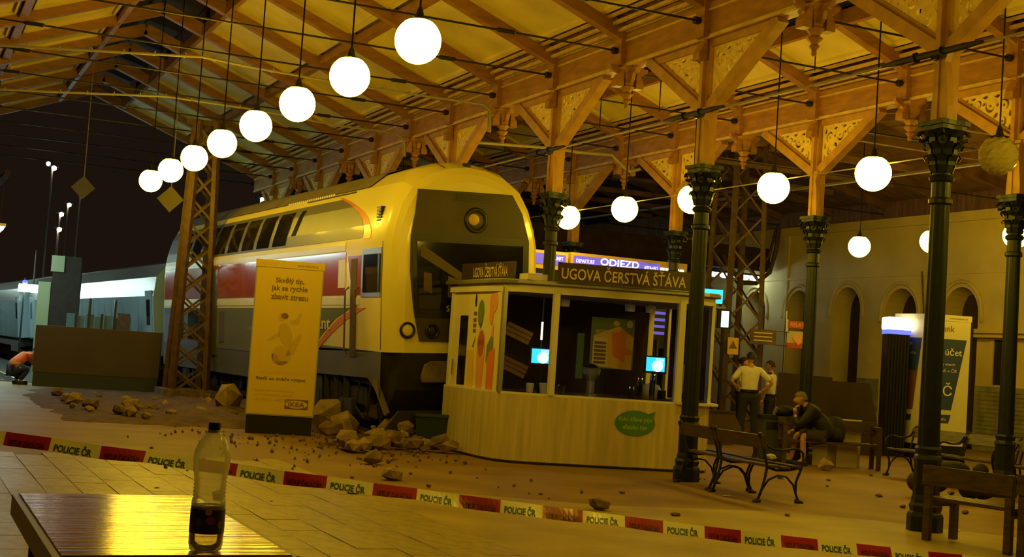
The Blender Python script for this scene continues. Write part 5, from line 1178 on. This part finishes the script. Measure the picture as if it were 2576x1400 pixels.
# heap of dark clothes / bags by the right column
cl = empty('clothes_heap',(13.1,13.85,0),math.radians(-25),'heap of dark bags and a hanging jacket right of the big column','bags')
def lump(name,m,x,y,z,sx,sy,sz,seed):
    o = rock(name,m,(x,y,z),(sx,sy,sz),seed,parent=cl); s_ = o.modifiers.new('s','SUBSURF'); s_.levels = 2; s_.render_levels = 2; return o
lump('bag','brownboard',-.30,.15,.0,.75,.5,.50,51); lump('bag','jacket',-.05,.1,.30,.7,.45,.30,52); lump('jacket','navy',.20,-.1,.0,.85,.4,.45,53); lump('bag','shorts',.45,.15,.0,.55,.4,.40,54); lump('bag','jacket',.35,.05,.30,.3,.25,.26,55)


# ------------------------------------------------------------------ table and bottle in the foreground
tbz = .95
tt = empty('table',(0.44,3.66,0),0,'brown varnished table top with grey edge at lower left, lamps mirrored in it','table')
MB().box((0,0,tbz-.012),(.62,1.33,tbz)).build('table_top','tabletop',tt,bevel=.003)
MB().box((-.022,-.005,tbz-.075),(0.002,1.335,tbz-.004)).build('side_edge','tableedge',tt); MB().box((0,-.01,tbz-.08),(.63,.0,tbz-.004)).build('front_edge','tabledark',tt); MB().box((.62,0,tbz-.075),(.64,1.33,tbz-.004)).build('side_edge','tabledark',tt)
MB().box((.05,.05,tbz-.06),(.57,1.28,tbz-.013)).build('apron','tabledark',tt)
for x in (.06,.56):
    for y in (.08,1.25): MB().tube([(x,y,0),(x,y,tbz-.05)],.02,8).build('leg','tabledark',tt)
bo = empty('water_bottle',(.83,3.735,tbz),0,'clear plastic bottle with dark label and cap standing on the brown table','bottle')
sc = .352/.33
def bl(z): return z*sc
prof = [(.030,.0),(.040,.004),(.044,.02),(.0445,.055),(.0440,.10),(.0440,.128),(.0435,.131)]
z = .134
while z < .190: prof += [(.0425,z),(.0395,z+.004),(.0425,z+.008)]; z += .0095
prof += [(.043,.195),(.0465,.215),(.0480,.235),(.0465,.255),(.040,.275),(.029,.295),(.018,.307),(.0145,.311),(.0145,.318)]
MB().lathe([(r*sc,q*sc) for r,q in prof],40,caps=False).build('bottle_shell','pet',bo,smooth=True)
MB().lathe([(.028*sc,.004*sc),(.041*sc,.02*sc),(.0425*sc,.055*sc),(.0425*sc,.118*sc),(.0*sc+.001,.118*sc)],32).build('water','water',bo,smooth=True)
MB().lathe([(.0445*sc,.048*sc),(.0450*sc,.050*sc),(.0450*sc,.108*sc),(.0445*sc,.110*sc)],40,caps=False).build('label','label',bo,smooth=True)
for a,zz,rr,m_ in ((-1.6,.083,.012,'labelr'),(-2.25,.078,.010,'tgrey'),(-.95,.072,.011,'tgrey'),(-1.75,.105,.009,'yellowp')):
    T = Matrix.Rotation(a,4,'Z') @ Matrix.Translation((.0452*sc,0,zz*sc)) @ Matrix.Rotation(PI/2,4,'Y'); MB().prism(ellipse(0,0,rr,rr*1.1,14),.0012,T).build('label_print',m_,bo)
MB().lathe([(.0148*sc,.314*sc),(.0155*sc,.316*sc),(.0155*sc,.331*sc),(.0145*sc,.333*sc)],24).build('cap','navy',bo,smooth=False); MB().lathe([(.0165*sc,.306*sc),(.0165*sc,.3125*sc)],24).build('neck_ring','card',bo)

# ------------------------------------------------------------------ police tape
tp = empty('police_tape',(0,0,0),0,'red and white police barrier tape stretched across the foreground','barrier tape')
Hc = Vector((0,0,1.55))
def px(u,v,Zd):
    d = F+R_*((u-1288)/3348)-U_*((v-700)/3348); return Hc+d*Zd
starts = [-98,16,130,256,368,492,599,716,824,940,1050,1156,1260,1366,1466,1572,1668,1772,1864,1964,2056,2154,2240,2335,2420,2510,2600]
def vtop(u): 
    xs = [-100,0,128,256,368,600,716,825,940,1050,1156,1366,1572,1772,1964,2154,2335,2600]; ys = [1070,1083,1100,1120,1134,1166,1184,1197,1214,1228,1243,1270,1297,1322,1345,1366,1386,1412]
    for a,b_,c_,d_ in zip(xs,xs[1:],ys,ys[1:]):
        if a <= u <= b_: return c_+(d_-c_)*(u-a)/(b_-a)
    return ys[-1]
def Zt(u): return 7.95+ (u/2576.0)*1.05
TH = .086
def tape_pt(u,t,off=0.0):        # t: 0 top .. 1 bottom
    tw = -.55+.13*math.sin(u*.011)+.08*math.sin(u*.027+1)
    p = px(u,vtop(u),Zt(u)); side = F.copy(); side.z = 0; side.normalize()
    return p + Vector((0,0,-TH*math.cos(tw)*t)) + side*(TH*math.sin(tw)*t) - side*off
for i,(u0,u1) in enumerate(zip(starts,starts[1:])):
    b = MB(); n_ = 8
    for k in range(n_+1):
        u = u0+(u1-u0)*k/n_; b.v += [tuple(tape_pt(u,0)),tuple(tape_pt(u,.5)),tuple(tape_pt(u,1))]
    for k in range(n_): a = k*3; b.f += [(a,a+1,a+4,a+3),(a+1,a+2,a+5,a+4)]
    red = (i%2 == 1)
    sg = b.build('red_segment' if red else 'white_segment','taper' if red else 'tapew',tp)
    W = u1-u0
    def wp(pt,u0=u0,W=W,a=(.10 if red else .10),b_=(.90 if red else .84),t0=(.40 if red else .24),t1=(.98 if red else .96)):
        return tape_pt(u0+W*(a+(b_-a)*pt.x), t1-(t1-t0)*pt.y, .004)
    text('VSTUP ZAKÁZÁN' if red else 'POLICIE ČR','taperd' if red else 'tapeg',sg,Matrix(),w=1,h=1,bold=.03 if red else .03,warp=wp)

# ------------------------------------------------------------------ people
def skin_mesh(name, nodes, edges, m, parent=None, sub=2, root=0):
    me = bpy.data.meshes.new(name); me.from_pydata([n_[0] for n_ in nodes],edges,[]); o = bpy.data.objects.new(name,me); COL.objects.link(o)
    sk = o.modifiers.new('skin','SKIN'); sk.use_smooth_shade = True
    for v,n_ in zip(me.skin_vertices[0].data if me.skin_vertices else [],nodes): pass
    if not me.skin_vertices:
        bpy.context.view_layer.objects.active = o
    return o
def grow(name, nodes, edges, m, parent, sub=2, extra=None):
    """nodes: list of ((x,y,z),(rx,ry)); returns one continuous evaluated mesh object"""
    me = bpy.data.meshes.new(name); me.from_pydata([n_[0] for n_ in nodes],edges,[]); o = bpy.data.objects.new(name,me); COL.objects.link(o)
    sk = o.modifiers.new('skin','SKIN'); sk.use_smooth_shade = True
    dat = me.skin_vertices[0].data
    for i,n_ in enumerate(nodes): dat[i].radius = n_[1]; dat[i].use_root = (i == 0)
    ss = o.modifiers.new('sub','SUBSURF'); ss.levels = sub; ss.render_levels = sub
    ev = bpy.data.meshes.new_from_object(o.evaluated_get(bpy.context.evaluated_depsgraph_get()))
    bpy.data.objects.remove(o,do_unlink=True)
    vs = [tuple(v.co) for v in ev.vertices]; fs = [tuple(p.vertices) for p in ev.polygons]; bpy.data.meshes.remove(ev)
    b = MB(); b.v = vs; b.f = fs
    if extra:
        for e in extra: b.add(e.v,e.f)
    ob_ = b.build(name,m,parent,smooth=True); return ob_
def head_mb(c, yaw, pitch=0, s_=1.0):
    """head as a shaped ellipsoid with nose, ears, chin; faces +y before rotation"""
    b = MB(); T = Matrix.Translation(c) @ Matrix.Rotation(yaw,4,'Z') @ Matrix.Rotation(pitch,4,'X')
    n_,mr = 16,12
    for i in range(1,mr):
        a = PI*i/mr
        for k in range(n_):
            t = 2*PI*k/n_; x = .078*math.sin(a)*math.cos(t); y = .098*math.sin(a)*math.sin(t); zz = -.118*math.cos(a)
            if zz < -.02: x *= 1-.28*(-zz-.02)/.1; y = y*(1-.18*(-zz-.02)/.1)+.012
            if abs(x) < .022 and y > .05 and -.045 < zz < .01: y += .026
            if y > .06 and .005 < zz < .035 and abs(x) > .02: y -= .010
            b.v.append(tuple(T @ Vector((x*s_,y*s_,zz*s_))))
    for i in range(mr-2):
        for k in range(n_): k2=(k+1)%n_; b.f.append((i*n_+k,i*n_+k2,(i+1)*n_+k2,(i+1)*n_+k))
    b.f.append(tuple(range(n_))[::-1]); b.f.append(tuple((mr-2)*n_+k for k in range(n_)))
    for sx in (-1,1): b.lathe([(.004,-.03),(.017,-.015),(.02,.01),(.008,.03)],8,T @ Tm((sx*.080*s_,-.005,0)) @ Matrix.Diagonal((.5,1,1,1)))
    return b,T
def hand_mb(p, d, s_=1.0, curl=.5):
    """palm with four unequal fingers and a thumb, from wrist p along d"""
    b = MB(); d = Vector(d).normalized(); a = d.cross(Vector((0,0,1)))
    if a.length < .2: a = d.cross(Vector((0,1,0)))
    a.normalize(); n_ = a.cross(d); p = Vector(p)
    b.tube([p,p+d*.04,p+d*.085],[.024,.036,.032],8)
    for i,(o,l) in enumerate(((-.030,.060),(-.010,.075),(.010,.072),(.028,.055))):
        q = p+d*.080+a*o; b.tube([q,q+d*l*.5-n_*curl*.01,q+d*l*.85-n_*curl*.035],[.010,.009,.007],6)
    q = p+d*.025-a*.03; b.tube([q,q+d*.03-a*.03,q+d*.06-a*.035-n_*.01],[.012,.011,.008],6)
    return b
def hair_mb(T,s_=1.0,long=0.0):
    b = MB(); n_ = 16
    rows = [(0.02,.122),(.055,.108),(.085,.075),(.098,.035),(.100,-.005-long)]
    for i,(r_,zz) in enumerate(rows):
        for k in range(n_):
            t = 2*PI*k/n_; x = r_*math.cos(t)*.86; y = r_*math.sin(t)*1.10-.008; z_ = zz
            if i >= 3 and math.sin(t) > .25: z_ = max(z_,.052+.02*math.sin(t))
            b.v.append(tuple(T @ Vector((x*s_,y*s_,z_*s_))))
    for i in range(len(rows)-1):
        for k in range(n_): k2=(k+1)%n_; b.f.append((i*n_+k,(i+1)*n_+k,(i+1)*n_+k2,i*n_+k2))
    b.f.append(tuple(range(n_))); return b
def eyes(T,parent,s_=1.0):
    b = MB()
    for sx in (-1,1): b.lathe([(.003,-.004),(.009,0),(.003,.004)],8,T @ Tm((sx*.030*s_,.088*s_,.018*s_)) @ Matrix.Rotation(PI/2,4,'X'))
    b.build('eyes','blackp',parent)
    MB().box((-.022*s_,.094*s_,-.062*s_),(.022*s_,.101*s_,-.056*s_),T).build('mouth','bankbrown',parent)

def standing(label, x, y, facing, H, armL, armR, hair='hair', bulk=1.0, hx=0.0, stance=.13, badge=True, headyaw=0.0):
    """facing: yaw of +y; arms: (elbow, wrist) offsets in body space"""
    r = empty('person',(x,y,0),facing,label,'person'); k = H/1.80
    V = lambda a,b_,c_: (a*k,b_*k,c_*k)
    W = bulk
    hip, wst, chs, shz = .95,1.10,1.32,1.47
    nodes = [(V(0,0,hip),(.12*W*k,.09*W*k)),(V(0,.0,wst),(.105*W*k,.07*W*k)),(V(0,.01,chs),(.13*W*k,.085*W*k)),(V(0,0,shz),(.12*k,.085*k)),(V(0,.0,1.53),(.055*k,.055*k)),(V(0,.015,1.60),(.05*k,.055*k)),
             (V(-.10,0,.88),(.095*k,.10*k)),(V(-stance,.02,.50),(.062*k,.068*k)),(V(-stance-.01,-.01,.10),(.042*k,.046*k)),(V(-stance-.02,.10,.04),(.04*k,.035*k)),
             (V(.10,0,.88),(.095*k,.10*k)),(V(stance,.02,.50),(.062*k,.068*k)),(V(stance+.01,-.01,.10),(.042*k,.046*k)),(V(stance+.02,.10,.04),(.04*k,.035*k))]
    edges = [(0,1),(1,2),(2,3),(3,4),(4,5),(0,6),(6,7),(7,8),(8,9),(0,10),(10,11),(11,12),(12,13)]
    arms = []
    for s_,arm in ((-1,armL),(1,armR)):
        sh = V(s_*.19,0,1.44); el = V(*arm[0]); wr_ = V(*arm[1]); i0 = len(nodes)
        nodes += [(sh,(.058*k,.058*k)),(el,(.042*k,.042*k)),(wr_,(.028*k,.030*k))]; edges += [(3,i0),(i0,i0+1),(i0+1,i0+2)]; arms.append((sh,el,wr_))
    hm,T = head_mb(V(0+hx,.035,1.685),headyaw,0,k)
    ex_ = [hm]
    for (sh,el,wr_) in arms: ex_.append(hand_mb(wr_,Vector(wr_)-Vector(el),k))
    bd_ = grow('body',nodes,edges,'skin',r,2,ex_)
    # clothing grown over the same joints
    sn = [(V(0,0,.97),(.165*W*k,.125*W*k)),(V(0,0,wst),(.160*W*k,.118*W*k)),(V(0,.01,chs),(.185*W*k,.130*W*k)),(V(0,0,shz),(.14*k,.10*k)),(V(0,.0,1.52),(.065*k,.065*k))]; se = [(0,1),(1,2),(2,3),(3,4)]
    for (sh,el,wr_) in arms:
        i0 = len(sn); mid = tuple(Vector(sh).lerp(Vector(el),.55)); end = tuple(Vector(sh).lerp(Vector(el),.85))
        sn += [(sh,(.075*k,.075*k)),(mid,(.062*k,.062*k)),(end,(.058*k,.058*k))]; se += [(3,i0),(i0,i0+1),(i0+1,i0+2)]
    grow('shirt',sn,se,'shirt',r,2)
    tn = [(V(0,0,.97),(.165*W*k,.125*W*k)),(V(-.10,0,.86),(.11*k,.115*k)),(V(-stance,.02,.50),(.082*k,.088*k)),(V(-stance-.01,-.01,.09),(.065*k,.072*k)),(V(.10,0,.86),(.11*k,.115*k)),(V(stance,.02,.50),(.082*k,.088*k)),(V(stance+.01,-.01,.09),(.065*k,.072*k)),(V(0,0,1.04),(.158*W*k,.12*W*k))]
    grow('trousers',tn,[(0,1),(1,2),(2,3),(0,4),(4,5),(5,6),(0,7)],'navy',r,2)
    for s_ in (-1,1):
        MB().prism([(-.05,-.08),(.05,-.08),(.055,.08),(.035,.19),(-.03,.19),(-.05,.10)],.07,Tm((s_*(stance+.01)*k,.0,0)) @ Matrix.Diagonal((k,k,k,1))).build('shoe','shoe',r,bevel=.015)
    MB().lathe([(.172*W*k,1.0*k),(.174*W*k,1.05*k)],20,Matrix.Diagonal((1,.80,1,1)),caps=False).build('belt','blackp',r)
    if badge:
        for s_ in (-1,1): MB().box((-.06,-.05,0),(.06,.05,.02),Tm((s_*.15*k,0,1.50*k),0,s_*.35)).build('shoulder_board','navy',r)
    hair_mb(T,k,.02).build('hair',hair,r,smooth=True); eyes(T,r,k)
    return r
# bodies face: police in conversation
fwd = -0.42
standing('policeman in white shirt at left of the trio, partly hidden, hand on hip',17.49,25.3,fwd-1.9,1.84,((-.42,-.05,1.20),(-.24,.05,1.02)),((.36,.05,1.18),(.20,.18,1.05)),bulk=1.0,headyaw=.2)
standing('tall policeman in white shirt seen from behind in the middle of the trio',16.84,24.05,fwd,1.95,((-.38,-.05,1.20),(-.20,.10,1.04)),((.44,-.08,1.20),(.24,.0,1.03)),bulk=1.08,badge=False)
standing('policeman with dark shoulder patches standing at right of the trio, arm hanging',17.93,24.8,fwd+1.1,1.80,((-.30,.02,1.16),(-.30,.10,.92)),((.30,.0,1.16),(.26,.14,.95)),headyaw=.2)

# seated man: faces the left of the picture
sm_ = empty('person',(14.42,18.45,0),math.radians(65),'grey-haired man in dark jacket and shorts sitting bent on the bench, hand at chin','person')
# local +y points towards picture left
nodes = [((0,-.12,.50),(.10,.09)),((0,-.04,.68),(.09,.07)),((0,.10,.86),(.10,.07)),((0,.22,.98),(.08,.06)),((0,.28,1.03),(.05,.055)),((0,.31,1.07),(.05,.055)),
 ((-.10,-.02,.50),(.095,.09)),((-.14,.33,.52),(.065,.065)),((-.14,.30,.10),(.042,.045)),((-.15,.42,.04),(.04,.035)),
 ((.10,-.02,.50),(.095,.09)),((.13,.38,.52),(.065,.065)),((.10,.46,.10),(.042,.045)),((.10,.58,.04),(.04,.035)),
 ((-.19,.18,.94),(.045,.045)),((-.15,.42,.66),(.036,.036)),((-.04,.46,.88),(.028,.03)),
 ((.19,.18,.94),(.045,.045)),((.20,.30,.64),(.036,.036)),((.14,.48,.56),(.028,.03))]
edges = [(0,1),(1,2),(2,3),(3,4),(4,5),(0,6),(6,7),(7,8),(8,9),(0,10),(10,11),(11,12),(12,13),(3,14),(14,15),(15,16),(3,17),(17,18),(18,19)]
hm,T = head_mb((0,.37,1.13),0,-.25)
grow('body',nodes,edges,'skin',sm_,2,[hm,hand_mb((-.04,.46,.88),(0.02,.02,1),1.0,2.0),hand_mb((.14,.48,.56),(-.3,.8,-.5),1.0,1.5)])
grow('jacket',[((0,-.16,.46),(.20,.17)),((0,-.07,.66),(.205,.17)),((0,.09,.87),(.20,.15)),((0,.21,.99),(.14,.11)),((0,.27,1.03),(.075,.075)),((-.20,.18,.94),(.105,.105)),((-.17,.41,.67),(.085,.085)),((-.07,.455,.81),(.055,.055)),((.20,.18,.94),(.105,.105)),((.21,.31,.65),(.085,.085)),((.16,.44,.575),(.06,.06))],[(0,1),(1,2),(2,3),(3,4),(3,5),(5,6),(6,7),(3,8),(8,9),(9,10)],'jacket',sm_,2)
grow('shorts',[((0,-.12,.51),(.21,.15)),((-.10,0,.51),(.13,.12)),((-.14,.32,.53),(.105,.10)),((.10,0,.51),(.13,.12)),((.13,.37,.53),(.105,.10))],[(0,1),(1,2),(0,3),(3,4)],'shorts',sm_,2)
for x_,y_ in ((-.14,.30),(.10,.46)): MB().prism([(-.05,-.07),(.05,-.07),(.055,.08),(.03,.20),(-.03,.20),(-.05,.10)],.08,Tm((x_,y_,0))).build('shoe','shoe',sm_,bevel=.015)
hair_mb(T,1.0,.03).build('hair','hairg',sm_,smooth=True); eyes(T,sm_)
MB().tube([(-.05,.455,.855),(-.05,.458,.875)],.034,10).build('watch','steel',sm_)

# crouching worker and the arm of another
wk = empty('person',(2.80,35.15,0),math.radians(-80),'crouching worker in an orange safety vest holding a bright torch at far left','person')
nodes = [((0,-.15,.36),(.16,.13)),((0,-.02,.55),(.15,.12)),((0,.18,.70),(.16,.12)),((0,.30,.76),(.11,.085)),((0,.36,.78),(.05,.055)),((0,.40,.80),(.05,.055)),
 ((-.10,-.10,.34),(.09,.09)),((-.15,.22,.42),(.065,.065)),((-.14,.02,.08),(.045,.045)),((-.15,.12,.04),(.04,.035)),
 ((.10,-.10,.34),(.09,.09)),((.15,.24,.40),(.065,.065)),((.14,.04,.08),(.045,.045)),((.15,.14,.04),(.04,.035)),
 ((-.19,.26,.72),(.058,.058)),((-.20,.42,.50),(.042,.042)),((-.08,.60,.52),(.028,.03)),
 ((.19,.26,.72),(.058,.058)),((.20,.42,.50),(.042,.042)),((.08,.60,.52),(.028,.03))]
hm,T = head_mb((0,.46,.84),0,-.5)
grow('body',nodes,edges,'skin',wk,2,[hm,hand_mb((-.08,.60,.52),(.2,1,0)),hand_mb((.08,.60,.52),(-.2,1,0))])
grow('vest',[((0,-.17,.42),(.17,.14)),((0,-.02,.56),(.18,.145)),((0,.17,.70),(.19,.145)),((0,.29,.76),(.13,.10)),((-.19,.26,.72),(.085,.085)),((-.20,.38,.56),(.06,.06)),((.19,.26,.72),(.085,.085)),((.20,.38,.56),(.06,.06))],[(0,1),(1,2),(2,3),(3,4),(4,5),(3,6),(6,7)],'vest',wk,2)
grow('trousers',[((0,-.15,.34),(.17,.14)),((-.10,-.08,.33),(.11,.11)),((-.15,.22,.42),(.085,.085)),((-.14,.02,.10),(.065,.065)),((.10,-.08,.33),(.11,.11)),((.15,.24,.40),(.085,.085)),((.14,.04,.10),(.065,.065))],[(0,1),(1,2),(2,3),(0,4),(4,5),(5,6)],'navy',wk,2)
for x_,y_ in ((-.14,.02),(.14,.04)): MB().prism([(-.05,-.07),(.05,-.07),(.055,.08),(.03,.20),(-.03,.20),(-.05,.10)],.09,Tm((x_,y_,0))).build('boot','shoe',wk,bevel=.015)
MB().lathe([(.183,.50),(.183,.54)],18,Tm((0,-.05,0)) @ Matrix.Diagonal((1,.85,1,1)),caps=False).build('reflective_strip','reflect',wk)
hair_mb(T,1.05,.02).build('hair','hair',wk,smooth=True); eyes(T,wk)
tl = empty('torch',(0,0,0),0,'bright white torch held by the crouching worker','torch'); tl.matrix_world = wk.matrix_basis if False else Matrix.Translation((2.80,35.15,0)) @ Matrix.Rotation(math.radians(-80),4,'Z') @ Matrix.Translation((0,.70,.55))
MB().tube([(-.10,.0,.04),(.10,.03,-.02)],.022,8).build('torch_body','blackp',tl); MB().tube([(-.12,-.02,.10),(.0,.0,.06),(.14,.03,.0)],.018,8).build('torch_beam_head','signlit',tl)
